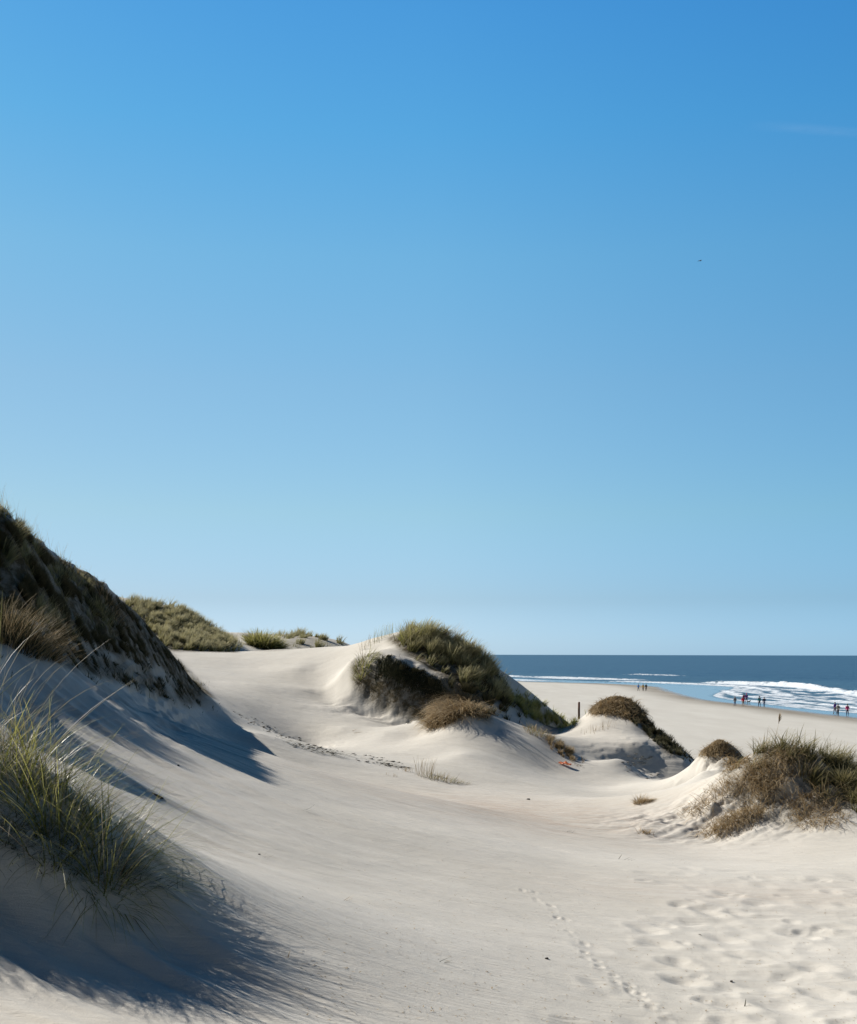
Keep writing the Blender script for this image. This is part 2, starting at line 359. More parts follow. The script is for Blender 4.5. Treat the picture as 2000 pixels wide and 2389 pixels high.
def sand_material():
    N = NT('sand'); tc = N.n('ShaderNodeTexCoord').outputs['Object']
    big = N.noise(tc, .35, 4); mid = N.noise(tc, 2.5, 5); fine = N.noise(tc, 60, 3, .7); grit = N.noise(tc, 240, 2, .8)
    # wind-sorted streaks running down the slope
    mp = N.n('ShaderNodeMapping', i_Vector=tc); mp.inputs['Rotation'].default_value = (0, 0, math.radians(32)); mp.inputs['Scale'].default_value = (.22, 3.4, 1)
    st = N.noise(mp.outputs[0], 2.2, 6, .62)
    mp2 = N.n('ShaderNodeMapping', i_Vector=tc); mp2.inputs['Rotation'].default_value = (0, 0, math.radians(38)); mp2.inputs['Scale'].default_value = (.5, 9, 1)
    st2 = N.noise(mp2.outputs[0], 2.4, 4, .6)
    c = N.mix(N.ramp(big, [(.35, (0, 0, 0)), (.65, (1, 1, 1))]), C4(.575, .54, .476), C4(.635, .60, .538))
    c = N.mix(N.math('MULTIPLY', N.ramp(st, [(.42, (0, 0, 0)), (.68, (1, 1, 1))]), .25), c, C4(.46, .43, .385))
    c = N.mix(N.math('MULTIPLY', N.ramp(st2, [(.48, (0, 0, 0)), (.7, (1, 1, 1))]), .22), c, C4(.68, .645, .58))
    c = N.mix(N.math('MULTIPLY', N.ramp(fine, [(.55, (0, 0, 0)), (.8, (1, 1, 1))]), .2), c, C4(.40, .36, .31))
    c = N.mix(N.math('MULTIPLY', N.ramp(grit, [(.62, (0, 0, 0)), (.75, (1, 1, 1))]), .2), c, C4(.25, .22, .19))
    pk = N.n('ShaderNodeAttribute', attribute_name='shell').outputs['Fac']
    c = N.mix(N.math('MULTIPLY', pk, N.ramp(N.noise(mp.outputs[0], 5, 5, .7), [(.4, (0, 0, 0)), (.65, (1, 1, 1))])), c, C4(.40, .29, .215))
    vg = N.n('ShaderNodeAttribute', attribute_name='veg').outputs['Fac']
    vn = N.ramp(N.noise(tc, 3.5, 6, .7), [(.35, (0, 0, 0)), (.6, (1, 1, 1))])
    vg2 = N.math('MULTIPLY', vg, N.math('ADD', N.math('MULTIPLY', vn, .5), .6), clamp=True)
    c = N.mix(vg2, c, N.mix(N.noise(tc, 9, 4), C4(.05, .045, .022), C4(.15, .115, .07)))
    h = N.math('ADD', N.math('MULTIPLY', fine, .004), N.math('MULTIPLY', mid, .02))
    h = N.math('ADD', h, N.math('MULTIPLY', st2, .012))
    h = N.math('ADD', h, N.math('MULTIPLY', grit, .0025))
    h = N.math('ADD', h, N.math('MULTIPLY', N.math('MULTIPLY', vg, N.noise(tc, 12, 5, .7)), .12))
    bp = N.n('ShaderNodeBump', i_Height=h, i_Strength=.85, i_Distance=1.0)
    b = N.n('ShaderNodeBsdfPrincipled', i_Base_Color=c, i_Roughness=.95, i_Normal=bp.outputs[0]); b.inputs['Specular IOR Level'].default_value = .1
    b.inputs['Diffuse Roughness'].default_value = 0.0
    N.link(b.outputs[0], N.out.inputs[0]); return N.m
M_SAND = sand_material()
shell = (blob(1150, 25, 3.6, 4.0) + blob(1750, 15, 2.5, 1.0) * .4); shell = np.clip(shell, 0, 1)
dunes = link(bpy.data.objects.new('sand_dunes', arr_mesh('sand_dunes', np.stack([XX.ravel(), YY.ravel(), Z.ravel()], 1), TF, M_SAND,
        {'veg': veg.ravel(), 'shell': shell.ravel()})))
tag(dunes, 'pale rippled sand dunes and blown hollows in front of the beach', 'sand dunes', kind='structure')

# ------------------------------------------------------------------ beach and sea
SHORE = np.array([(90, -50), (78, 60), (70, 120), (64, 178), (60, 209), (57, 248), (58, 271), (63, 315), (67, 345), (64, 366), (55, 388), (36, 409), (22, 440), (0, 478), (-60, 575), (-200, 820), (-520, 1500), (-1800, 4200), (-30000, 60000)], float)
def shore_d(x, y):
    """signed distance from the waterline: positive on the beach, negative at sea; and the position along it"""
    best = np.full(x.shape, 1e12); sg = np.ones(x.shape); al = np.zeros(x.shape); acc = 0
    for a, b in zip(SHORE[:-1], SHORE[1:]):
        e = b - a; L = np.hypot(*e); t = np.clip(((x - a[0]) * e[0] + (y - a[1]) * e[1]) / L ** 2, 0, 1)
        dx = x - a[0] - t * e[0]; dy = y - a[1] - t * e[1]; d = dx * dx + dy * dy
        k = d < best; best = np.where(k, d, best); sg = np.where(k, np.sign(e[0] * dy - e[1] * dx), sg); al = np.where(k, acc + t * L, al); acc += L
    return np.sqrt(best) * sg, al
def polar_sheet(name, cs, rows, zf, mat, attrs_f):
    c, r = np.meshgrid(cs, rows); y = F * 9.2 / (r - HY); x = (c - CX) / F * y
    z, at = zf(x, y); n, m_ = c.shape; ii = np.arange(n * m_).reshape(n, m_)
    q = np.stack([ii[:-1, :-1].ravel(), ii[1:, :-1].ravel(), ii[1:, 1:].ravel(), ii[:-1, 1:].ravel()], 1)
    return link(bpy.data.objects.new(name, arr_mesh(name, np.stack([x.ravel(), y.ravel(), z.ravel()], 1), q, mat, {k: v.ravel() for k, v in at.items()})))
def beach_z(x, y):
    d, al = shore_d(x, y)
    d = d + 1.6 * fbm(al * .03, al * 0 + 3, 3, 88)
    z = BEACH - .02 + np.clip(d, -40, 60) * .006 + .05 * fbm(x * .05, y * .05, 3, 81) * sstep(2, 20, d)
    wet = sstep(13, 2, d + 4 * fbm(x * .04, y * .02, 3, 82)); wet2 = sstep(3.2, 0.4, d)
    return z, {'wet': wet, 'gloss': wet2}
def beach_material():
    N = NT('beach_sand'); tc = N.n('ShaderNodeTexCoord').outputs['Object']
    mp = N.n('ShaderNodeMapping', i_Vector=tc); mp.inputs['Rotation'].default_value = (0, 0, math.radians(12)); mp.inputs['Scale'].default_value = (.25, .05, 1)
    s1 = N.noise(mp.outputs[0], 1.0, 6, .6); s2 = N.noise(tc, .25, 5, .6); s3 = N.noise(tc, 3, 4)
    c = N.mix(N.ramp(s1, [(.35, (0, 0, 0)), (.65, (1, 1, 1))]), C4(.515, .488, .435), C4(.57, .545, .49))
    c = N.mix(N.math('MULTIPLY', N.ramp(s2, [(.45, (0, 0, 0)), (.7, (1, 1, 1))]), .35), c, C4(.52, .48, .42))
    w = N.n('ShaderNodeAttribute', attribute_name='wet').outputs['Fac']; g = N.n('ShaderNodeAttribute', attribute_name='gloss').outputs['Fac']
    wn = N.math('MULTIPLY', w, N.ramp(s1, [(.2, (.45, .45, .45)), (.6, (1, 1, 1))]))
    c = N.mix(wn, c, C4(.235, .205, .165))
    b = N.n('ShaderNodeBsdfPrincipled', i_Base_Color=c, i_Roughness=N.math('SUBTRACT', .95, N.math('MULTIPLY', g, .7)))
    b.inputs['Specular IOR Level'].default_value = .2
    bp = N.n('ShaderNodeBump', i_Height=N.math('ADD', N.math('MULTIPLY', s3, .1), N.math('MULTIPLY', s1, .1)), i_Strength=.4, i_Distance=1.0)
    N.link(bp.outputs[0], b.inputs['Normal'])
    N.link(b.outputs[0], N.out.inputs[0]); return N.m
beach = polar_sheet('beach', np.concatenate([np.arange(-2600, 1000, 60), np.arange(1000, 2200, 6), np.arange(2200, 4000, 60)]),
                    np.concatenate([[1527.6, 1528.5, 1530, 1534, 1540], np.arange(1545, 1700, 1.2), np.arange(1700, 1900, 5), np.arange(1900, 2600, 40)]), beach_z, beach_material(), None)
tag(beach, 'wide flat pale beach between the dunes and the surf', 'beach', kind='structure')

def sea_z(x, y):
    d, al = shore_d(x, y); o = -d + 1.6 * fbm(al * .03, al * 0 + 3, 3, 88); dist = np.hypot(x, y)
    wob = 5 * fbm(al * .012, o * .01, 3, 91) + 1.5 * fbm(al * .08, o * .02, 3, 92)
    q = o + wob
    fade = sstep(1500, 300, dist)
    z = np.full(x.shape, BEACH - .02)
    # swell lines running in parallel to the shore
    for k, (sp, amp, sd) in enumerate([(17, .16, 93), (27, .24, 94), (9, .07, 95)]):
        g = fbm(al * .010 + k * 5, o * .02, 3, sd) * .5 + .6
        z += fade * amp * g * np.sin((q + 4 * fbm(al * .01, o * .03, 2, sd + 5)) * 2 * math.pi / sp) * sstep(18, 50, o)
    foam = np.zeros(x.shape)
    inner = 4.5 + 17 * sstep(300, 425, al)
    # main breaker about 40 m out: raised lip, steep landward face, foam apron behind it
    for (o0, h, wid, lo, hi, sd) in [(41, 1.15, 2.6, 150, 446, 96), (62, .75, 2.2, 200, 390, 97), (25, .35, 1.8, 60, 470, 98), (15, .2, 1.3, 60, 480, 99)]:
        c0 = o0 + 5 * fbm(al * .011, al * 0 + sd, 3, sd) + 1.2 * fbm(al * .09, al * 0 + sd, 2, sd)
        ap = sstep(lo, lo + 40, al) * sstep(hi, hi - 30, al) * (.5 + .8 * np.clip(fbm(al * .022, al * 0 + 1.7 * sd, 3, sd + 3) + .45, 0, 1))
        e = o - c0
        ridge = np.where(e < 0, np.exp(-(e / (wid * .55)) ** 2), np.exp(-(e / (wid * 1.5)) ** 2))
        z += h * ap * ridge * (1 + .35 * fbm(al * .4, o * .4, 3, sd + 7))
        f = np.exp(-((e + wid * .7) / (wid * .9)) ** 2) * ap * 1.5
        foam = np.maximum(foam, f * (1 if o0 > 30 else 1) * sstep(-2, 1, o - inner))
    apron = sstep(0, 3.5, o - inner) * sstep(46, 34, o) * sstep(455, 425, al)
    lace = fbm(al * .10 + o * .02, q * .30, 5, 101)
    foam = np.maximum(foam, apron * np.clip(.50 + 1.5 * lace, 0, 1))
    foam = np.maximum(foam, .9 * sstep(.3, 1.2, o - inner) * sstep(4, 2, o - inner) * sstep(455, 430, al))
    # smaller surf on the far stretch of shore
    far = sstep(455, 500, al)
    foam = np.maximum(foam, far * np.clip(1.7 * np.exp(-((o - 9) / 6) ** 2) * (.8 + fbm(al * .02, o * .05, 3, 102)), 0, 1))
    foam = np.maximum(foam, far * np.clip(1.9 * np.exp(-((o - 46 - wob) / 11) ** 2) * (.75 + 2.0 * fbm(al * .012, o * .01, 3, 103)), 0, 1))
    # outer bar, breaking only here and there
    c1 = 118 + 10 * fbm(al * .006, al * 0, 2, 104)
    ap = np.clip(2.6 * fbm(al * .016, al * 0 + 4.4, 3, 107) - .25, 0, 1) * fade
    foam = np.maximum(foam, ap * np.exp(-((o - c1) / 2.0) ** 2) * 1.1)
    z += ap * .6 * np.exp(-((o - c1 - 2) / 3.5) ** 2)
    foam = foam * (.82 + .5 * fbm(x * .6, y * .3, 3, 108)) 
    shallow = sstep(3.5, -1.0, o - inner) * (1 - np.clip(foam * 1.5, 0, 1))
    zz = z + .10 * np.clip(foam, 0, 1) * (.5 + fbm(x * .5, y * .4, 3, 109))
    zz = np.where(o < 6, BEACH - .02 + (zz - BEACH + .02) * sstep(0, 6, o), zz)
    zz = np.where(o < -.5, BEACH - .35, zz)
    return zz, {'foam': np.clip(foam, 0, 1), 'shallow': shallow, 'off': np.clip(o / 120, 0, 1)}
def sea_material():
    N = NT('sea_water'); tc = N.n('ShaderNodeTexCoord').outputs['Object']
    at = lambda n_: N.n('ShaderNodeAttribute', attribute_name=n_).outputs['Fac']
    foam = at('foam'); sh = at('shallow'); off = at('off')
    mp = N.n('ShaderNodeMapping', i_Vector=tc); mp.inputs['Scale'].default_value = (.35, .12, 1); mp.inputs['Rotation'].default_value = (0, 0, math.radians(-8))
    chop = N.noise(mp.outputs[0], 1.0, 8, .62); chop2 = N.noise(tc, .012, 4, .6)
    c = N.mix(off, C4(.06, .125, .165), C4(.024, .066, .118))
    c = N.mix(N.ramp(chop, [(.35, (0, 0, 0)), (.65, (1, 1, 1))]), c, N.mix(.5, c, C4(.06, .13, .185)))
    c = N.mix(N.math('MULTIPLY', N.ramp(chop2, [(.4, (0, 0, 0)), (.65, (1, 1, 1))]), .5), c, C4(.024, .064, .11))
    wv = N.n('ShaderNodeBump', i_Height=chop, i_Strength=.8, i_Distance=.8)
    deep = N.n('ShaderNodeBsdfPrincipled', i_Base_Color=c, i_Roughness=.42, i_Normal=wv.outputs[0]); deep.inputs['Specular IOR Level'].default_value = .22
    thin = N.n('ShaderNodeBsdfPrincipled', i_Base_Color=C4(.16, .22, .26), i_Roughness=.16); thin.inputs['Specular IOR Level'].default_value = .6
    fn = N.noise(tc, 1.6, 5, .7)
    fo = N.n('ShaderNodeBsdfPrincipled', i_Base_Color=N.mix(fn, C4(.42, .50, .58), C4(.88, .9, .92)), i_Roughness=.9)
    fo.inputs['Normal']; fb = N.n('ShaderNodeBump', i_Height=fn, i_Strength=.6, i_Distance=.5); N.link(fb.outputs[0], fo.inputs['Normal'])
    m1 = N.n('ShaderNodeMixShader', i_0=sh, i_1=deep.outputs[0], i_2=thin.outputs[0])
    mp3 = N.n('ShaderNodeMapping', i_Vector=tc); mp3.inputs['Scale'].default_value = (1.1, .35, 1)
    br = N.noise(mp3.outputs[0], .8, 6, .68)
    ff = N.ramp(N.math('ADD', foam, N.math('MULTIPLY', N.math('SUBTRACT', br, .5), 1.5)), [(.30, (0, 0, 0)), (.80, (1, 1, 1))])
    ff = N.math('MULTIPLY', ff, N.ramp(foam, [(.06, (0, 0, 0)), (.2, (1, 1, 1))]))
    m2 = N.n('ShaderNodeMixShader', i_0=ff, i_1=m1.outputs[0], i_2=fo.outputs[0])
    N.link(m2.outputs[0], N.out.inputs[0]); return N.m
sea = polar_sheet('sea', np.concatenate([np.arange(-2600, 950, 50), np.arange(950, 2250, 1.7), np.arange(2250, 4000, 30)]),
                  np.concatenate([[1527.25, 1527.6, 1528, 1528.6, 1529.3], np.arange(1530, 1560, .6), np.arange(1560, 1690, .33), np.arange(1690, 1760, 3)]), sea_z, sea_material(), None)
tag(sea, 'dark blue sea with white breaking surf along the beach', 'sea', kind='structure')

# ------------------------------------------------------------------ grass
def grass_mat(name, lo, hi, tip, rough=.5, trans=.3, spec=.4):
    N = NT(name); a = N.n('ShaderNodeAttribute', attribute_name='tint'); s = N.n('ShaderNodeSeparateColor', i_0=a.outputs['Color'])
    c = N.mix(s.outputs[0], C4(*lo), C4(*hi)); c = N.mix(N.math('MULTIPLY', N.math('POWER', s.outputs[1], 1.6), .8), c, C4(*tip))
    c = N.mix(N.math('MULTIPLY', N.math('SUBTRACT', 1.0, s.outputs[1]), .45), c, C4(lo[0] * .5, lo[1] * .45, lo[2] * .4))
    b = N.n('ShaderNodeBsdfPrincipled', i_Base_Color=c, i_Roughness=rough); b.inputs['Specular IOR Level'].default_value = spec
    t = N.n('ShaderNodeBsdfTranslucent', i_Color=c); m = N.n('ShaderNodeMixShader', i_0=trans, i_1=b.outputs[0], i_2=t.outputs[0])
    N.link(m.outputs[0], N.out.inputs[0]); return N.m
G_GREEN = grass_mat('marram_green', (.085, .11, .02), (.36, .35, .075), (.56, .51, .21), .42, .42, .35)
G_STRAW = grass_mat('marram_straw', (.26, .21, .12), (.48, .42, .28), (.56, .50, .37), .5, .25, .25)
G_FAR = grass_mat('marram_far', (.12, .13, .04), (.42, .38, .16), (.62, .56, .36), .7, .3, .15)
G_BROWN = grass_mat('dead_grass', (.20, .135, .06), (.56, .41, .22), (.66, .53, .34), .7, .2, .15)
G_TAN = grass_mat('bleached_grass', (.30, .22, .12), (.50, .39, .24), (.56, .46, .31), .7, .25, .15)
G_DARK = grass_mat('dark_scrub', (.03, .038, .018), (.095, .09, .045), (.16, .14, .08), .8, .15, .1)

def blades(x, y, z, az, lean, curl, L, W, S=4, drape=None, rng=RNG, wob=0.0):
    n = len(x); P = np.zeros((n, S + 1, 3)); P[:, 0] = np.stack([x, y, z - .02], 1)
    a = az.copy()
    for i in range(S):
        t = (i + .5) / S; th = lean + curl * t
        a = a + rng.normal(0, wob, n) if wob else a
        st = (L / S)[:, None]
        P[:, i + 1] = P[:, i] + st * np.stack([np.sin(th) * np.cos(a), np.sin(th) * np.sin(a), np.cos(th)], 1)
    if drape is not None:
        for i in range(1, S + 1):
            g = H(P[:, i, 0], np.maximum(P[:, i, 1], 2.1)) + drape * (1 - .6 * i / S)
            P[:, i, 2] = np.maximum(P[:, i, 2], g)
    r = az + rng.uniform(-1.2, 1.2, n); side = np.stack([-np.sin(r), np.cos(r), np.zeros(n)], 1)
    V = np.zeros((n, S + 1, 2, 3)); T = np.zeros((n, S + 1, 2, 3)); rn = rng.beta(.55, .65, n); rb = rng.random(n)
    for i in range(S + 1):
        t = i / S; w = (W * (1 - t) ** .6 * .5 + W * .06)[:, None]
        V[:, i, 0] = P[:, i] - side * w; V[:, i, 1] = P[:, i] + side * w
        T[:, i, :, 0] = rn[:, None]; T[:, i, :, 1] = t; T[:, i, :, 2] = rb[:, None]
    k = np.arange(n)[:, None] * (S + 1) * 2 + np.arange(S)[None] * 2
    Fq = np.stack([k, k + 1, k + 3, k + 2], -1).reshape(-1, 4)
    return V.reshape(-1, 3), Fq, T.reshape(-1, 3)
def join(parts):
    Vs, Fs, Ts, o = [], [], [], 0
    for V, Q, T in parts: Vs.append(V); Fs.append(Q + o); Ts.append(T); o += len(V)
    return np.concatenate(Vs), np.concatenate(Fs), np.concatenate(Ts)
def grass_obj(name, parts, mat, base=None, parent=None):
    V, Q, T = join(parts)
    if base is None: base = V.mean(0)
    V = V - np.array(base)[None]
    o = bpy.data.objects.new(name, arr_mesh(name, V, Q, mat, {'tint': T}, smooth=False))
    link(o, parent)
    if parent is None: o.location = base
    return o
WIND = math.radians(-12)     # the blades lean to the right
def tuft_arrays(x, y, n, R, L, W, spread=.55, lean_w=.35, curl=.7, S=5, rng=RNG, drape=.01, dirn=WIND, ex=1.0):
    a = rng.uniform(0, 2 * math.pi, n); r = R * np.sqrt(rng.random(n))
    bx = x + r * np.cos(a) * ex; by = y + r * np.sin(a)
    ll = L * rng.uniform(.45, 1.05, n) * (1 - .25 * (r / R) ** 2)
    # outward fan plus wind
    vx = np.cos(a) * (r / R) * spread + math.cos(dirn) * lean_w + rng.normal(0, .16, n); vy = np.sin(a) * (r / R) * spread + math.sin(dirn) * lean_w + rng.normal(0, .16, n)
    return blades(bx, by, H(bx, by), np.arctan2(vy, vx), np.hypot(vx, vy), np.abs(rng.normal(curl, .35 * curl + .05, n)), ll, W * rng.uniform(.6, 1.3, n), S, drape, rng)
def tuft(name, label, cat, px, py, n, R, L, W, group=None, dry=.3, mats=(None, None), at=None, **kw):
    x, y, z, h = surf(px, py); x, y, z = float(x[0]), float(y[0]), float(z[0])
    if at: y = at; x = (px - CX) / F * y; z = float(H(x, y))
    g = grass_obj(name, [tuft_arrays(x, y, int(n * (1 - dry)), R, L, W, **kw)], mats[0] or G_GREEN, (x, y, z))
    tag(g, label, cat, group)
    if dry > 0:
        V = tuft_arrays(x, y, max(3, int(n * dry)), R * 1.05, L * 1.08, W, **{**kw, 'spread': kw.get('spread', .55) * 1.25})
        d = grass_obj('dry_blades', [V], mats[1] or G_STRAW, (x, y, z), g)
    return g
def cover(name, label, poly, n, L, W, mat, jit=.25, spread=.45, lean_w=.3, curl=.5, S=3, clump=None, drape=.0, az=None, patch=None, seed=1, yr=(0, 999), **kw):
    rng = np.random.default_rng(seed); x, y, z = sample_poly(poly, n, jit, rng, yr)
    if patch is not None:
        s, th = patch; k = fbm(x * s, y * s, 3, seed + 200) > th; x, y, z = x[k], y[k], z[k]
    n = len(x)
    if clump:   # draw the blades together into tufts, each tuft fanning from its heart
        cxx = np.round((x + .3 * fbm(y, x, 2, 3)) / clump) * clump; cyy = np.round(y / clump) * clump
        jx = cxx + (hash2(cxx * 57, cyy * 91, 5) - .5) * clump; jy = cyy + (hash2(cxx * 33, cyy * 71, 6) - .5) * clump
        x2 = x + (jx - x) * .6; y2 = y + (jy - y) * .6; vx = (x2 - jx) / clump * 1.6; vy = (y2 - jy) / clump * 1.6
        x, y = x2, y2; hs = .6 + .8 * hash2(cxx * 41, cyy * 29, 8)
    else: vx = vy = 0; hs = 1.0
    z = H(x, y)
    vx = vx * spread + math.cos(WIND) * lean_w + rng.normal(0, .2, n); vy = vy * spread + math.sin(WIND) * lean_w + rng.normal(0, .2, n)
    a = np.arctan2(vy, vx) if az is None else az + rng.normal(0, .5, n)
    return blades(x, y, z, a, np.hypot(vx, vy), np.abs(rng.normal(curl, .3, n)), L * hs * rng.uniform(.5, 1.1, n), W * rng.uniform(.6, 1.4, n), S, drape if drape else None, rng)
def mat_drape(poly, n, L, W, seed, cx, cy, jit=.08, S=5, lift=.05, bias=(0, 0)):
    """long dead stems hanging down and outward over a mound from its heart"""
    rng = np.random.default_rng(seed); x, y, z = sample_poly(poly, n, jit, rng); n = len(x)
    a = np.arctan2(y - cy + bias[1] + rng.normal(0, .25, n), x - cx + bias[0] + rng.normal(0, .25, n)) + rng.normal(0, .45, n)
    return blades(x, y, z, a, rng.uniform(.6, 1.5, n), rng.uniform(.5, 1.4, n), L * rng.uniform(.3, 1.25, n) ** 1.6, W * rng.uniform(.6, 1.4, n), S, lift, rng, wob=.18)
# ------------------------------------------------------------------ plants: close by on the left
GL = 'marram grass tufts on the near left hummock'
fg = [('large green marram tuft with blades fanning out over the lit sand, nearest to the camera', 160, 1960, 8.5, 460, .42, .88, 1.2, .22),
      ('green marram tuft in front of the large fanning tuft, at the left edge of the hummock', 60, 1910, 8.7, 240, .40, .85, .85, .25),
      ('marram tuft cut by the left edge of the picture on top of the near hummock', -60, 1850, 8.75, 180, .40, .85, .6, .35),
      ('low marram tuft fanning to the right at the lower right foot of the near hummock', 265, 2000, 8.45, 420, .34, .80, 1.25, .2),
      ('thin tuft of tall straw stems standing behind the near hummock tufts', 20, 1800, 9.4, 70, .45, 1.25, .6, .8),
      ('outermost marram tuft left of the frame edge on the near hummock', -190, 1780, 8.9, 200, .45, .45, .6, .3),
      ('marram tuft behind the large fanning tuft on the far side of the hummock', 110, 1850, 9.3, 160, .36, .7, .9, .35)]
for lab, px, py, Y, n, R, L, sp, dry in fg:
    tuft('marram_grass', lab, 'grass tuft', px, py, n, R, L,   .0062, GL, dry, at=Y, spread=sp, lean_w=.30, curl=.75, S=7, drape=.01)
for k_, (px, Y, n) in enumerate([(-260, 8.8, 360), (-420, 8.9, 320)]):
    tuft('marram_grass', 'marram tuft further along the near hummock, out past the left edge' if k_ else 'marram tuft just past the left edge on the near hummock', 'grass tuft', px, 1700, n, .5, .5, .006, GL, .3, at=Y, spread=.5, S=5, lean_w=.1)
rng = np.random.default_rng(77)
x, y, z = sample_poly([(-60, 1900), (120, 1930), (330, 2030), (395, 2085), (330, 2075), (120, 2030), (-60, 1990)], 900, .05, rng)
n_ = len(x)
tag(grass_obj('grass_litter', [blades(x, y, z, rng.uniform(-1.6, .8, n_), rng.uniform(.9, 1.5, n_), rng.uniform(0, .6, n_), rng.uniform(.08, .34, n_), rng.uniform(.003, .006, n_), 4, .006, rng)], G_DARK),
    'dark litter of short and fallen blades at the foot of the near tufts', 'grass litter', kind='stuff')
def stalk(name, label, cat, px, py, h, lean, az, mat=G_STRAW, n=1, head=0, W=.006, at=None, spread=.3, seed=0, curl=.3, R=.03):
    rg = np.random.default_rng(seed + 500); x, y, z, _ = surf(px, py); x, y = float(x[0]), float(y[0])
    if at: y = at; x = (px - CX) / F * y
    z = float(H(x, y)); bx = x + rg.normal(0, R * (n > 1), n); by = y + rg.normal(0, R * .7 * (n > 1), n)
    o = grass_obj(name, [blades(bx, by, H(bx, by), az + rg.normal(0, spread, n), lean + rg.normal(0, .08 * (n > 1), n), np.full(n, curl), h * rg.uniform(.7, 1, n), np.full(n, W), 7, .006, rg)], mat, (x, y, z))
    tag(o, label, cat)
    if head:   # a seed head: short awns up the top of the stem
        th = lean + curl * .8; m = 60; t = rg.uniform(.78, 1.0, m)
        hx = x + math.sin(lean + curl * .45) * math.cos(az) * h * t; hy = y + math.sin(lean + curl * .45) * math.sin(az) * h * t; hz = z + math.cos(lean + curl * .45) * h * t
        d = grass_obj('seed_head', [blades(hx, hy, hz, az + rg.normal(0, .9, m), th + rg.normal(0, .25, m), np.full(m, .1), rg.uniform(.04, .09, m) * head, np.full(m, .006 * head), 2, None, rg)], mat, (x, y, z), o)
    return o
stalk('grass_sprig', 'thin upright sprig standing alone at the tip of the near grass shadow', 'grass sprig', 420, 2078, .24, .1, 0, G_DARK, 3, W=.004, spread=1.2)
stalk('grass_sprig', 'long runner stem arching to the right below the near grass tuft', 'grass sprig', 362, 2082, .36, 1.25, -.25, G_DARK, 2, W=.006, spread=.15, curl=.5)
stalk('grass_sprig', 'short dead stem sticking up on the edge of the dark shadow in the foreground', 'grass sprig', 673, 2240, .09, .1, 0, G_BROWN, 1, W=.012)

# ------------------------------------------------------------------ planted face of the left dune
FACE = [(-120, 1190), (0, 1203), (100, 1290), (200, 1372), (255, 1390), (330, 1458), (400, 1532), (490, 1630), (455, 1615), (400, 1585), (330, 1545), (260, 1530), (200, 1520), (120, 1500), (60, 1450), (-120, 1400)]
FB = [(-120, 1180), (0, 1200), (100, 1286), (190, 1365), (240, 1400), (300, 1500), (200, 1505), (110, 1490), (40, 1440), (-120, 1420)]
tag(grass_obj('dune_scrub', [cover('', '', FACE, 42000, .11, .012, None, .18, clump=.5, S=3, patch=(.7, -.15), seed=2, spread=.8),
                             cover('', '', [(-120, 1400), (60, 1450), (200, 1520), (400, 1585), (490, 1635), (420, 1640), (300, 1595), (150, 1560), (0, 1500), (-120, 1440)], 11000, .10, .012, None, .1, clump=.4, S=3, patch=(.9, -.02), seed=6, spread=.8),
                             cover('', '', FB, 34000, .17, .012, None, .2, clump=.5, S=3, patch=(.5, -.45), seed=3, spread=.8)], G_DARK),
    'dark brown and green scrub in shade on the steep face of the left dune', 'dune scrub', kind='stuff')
tag(grass_obj('marram_grass', [cover('', '', [(-120, 1185), (0, 1203), (100, 1292), (190, 1368), (230, 1385), (220, 1400), (100, 1330), (0, 1250), (-120, 1240)], 4500, .24, .006, None, .3, clump=.6, S=4, seed=4, spread=.7, lean_w=.15),
                               cover('', '', FB, 4000, .28, .008, None, .2, clump=.9, S=4, seed=5, spread=.9, patch=(.6, .05))], G_FAR),
    'green and straw marram blades over the shaded left dune and its skyline', 'marram grass', kind='stuff')
rng = np.random.default_rng(9); m_ = 900     # grass on the unseen nose, added so its shadow reaches the slope
x = rng.uniform(-9.5, -7.6, m_ * 3); y = rng.uniform(17.5, 20.0, m_ * 3)
tag(grass_obj('marram_grass', [blades(x, y, H(x, y), rng.uniform(-3, 3, len(x)), rng.uniform(.1, .6, len(x)), rng.uniform(.1, .8, len(x)), rng.uniform(.5, 1.0, len(x)), rng.uniform(.006, .012, len(x)), 4, None, rng)], G_FAR),
    'marram added past the left edge on the unseen shoulder that shades the slope', 'marram grass', kind='stuff')
tuft('dune_bush', 'bushy brown tussock against the left edge low on the shaded dune face', 'bush', 22, 1452, 2200, .75, .75, .010, None, .4, (G_DARK, G_BROWN), at=19.3, spread=.6, S=5, lean_w=.1)
tuft('dune_bush', 'small dark bush on the skyline of the left dune where it starts to fall steeply', 'bush', 243, 1392, 900, .5, .30, .012, None, .4, (G_DARK, G_BROWN), spread=.8, S=4, lean_w=.0)
stalk('dead_twig', 'bare dead twig standing on the skyline of the left dune', 'twig', 183, 1370, .34, .15, 0, G_BROWN, 9, W=.016, spread=2.0, at=27)
stalk('dead_twig', 'thin upright dead stem on top of the small skyline bush', 'twig', 240, 1386, .5, .05, 0, G_DARK, 1, W=.016, spread=2.0, at=28)
for i_, (px, py, lab) in enumerate([(30, 1225, 'sparse tall stems on the highest part of the left dune at the picture edge'), (82, 1278, 'sparse tall stems on the left dune crest right of the highest part'), (150, 1340, 'sparse tall stems on the left dune crest beside the dead twig')]):
    stalk('sparse_grass', lab, 'sparse grass', px, py, .62, .2, 0, G_STRAW, 22, W=.005, spread=1.6, seed=i_, R=.22)
stalk('sparse_grass', 'few faint stems on the sand at the lower end of the left dune crest', 'sparse grass', 468, 1606, .55, .15, 0, G_STRAW, 9, W=.007, spread=1.6, seed=5, R=.25)

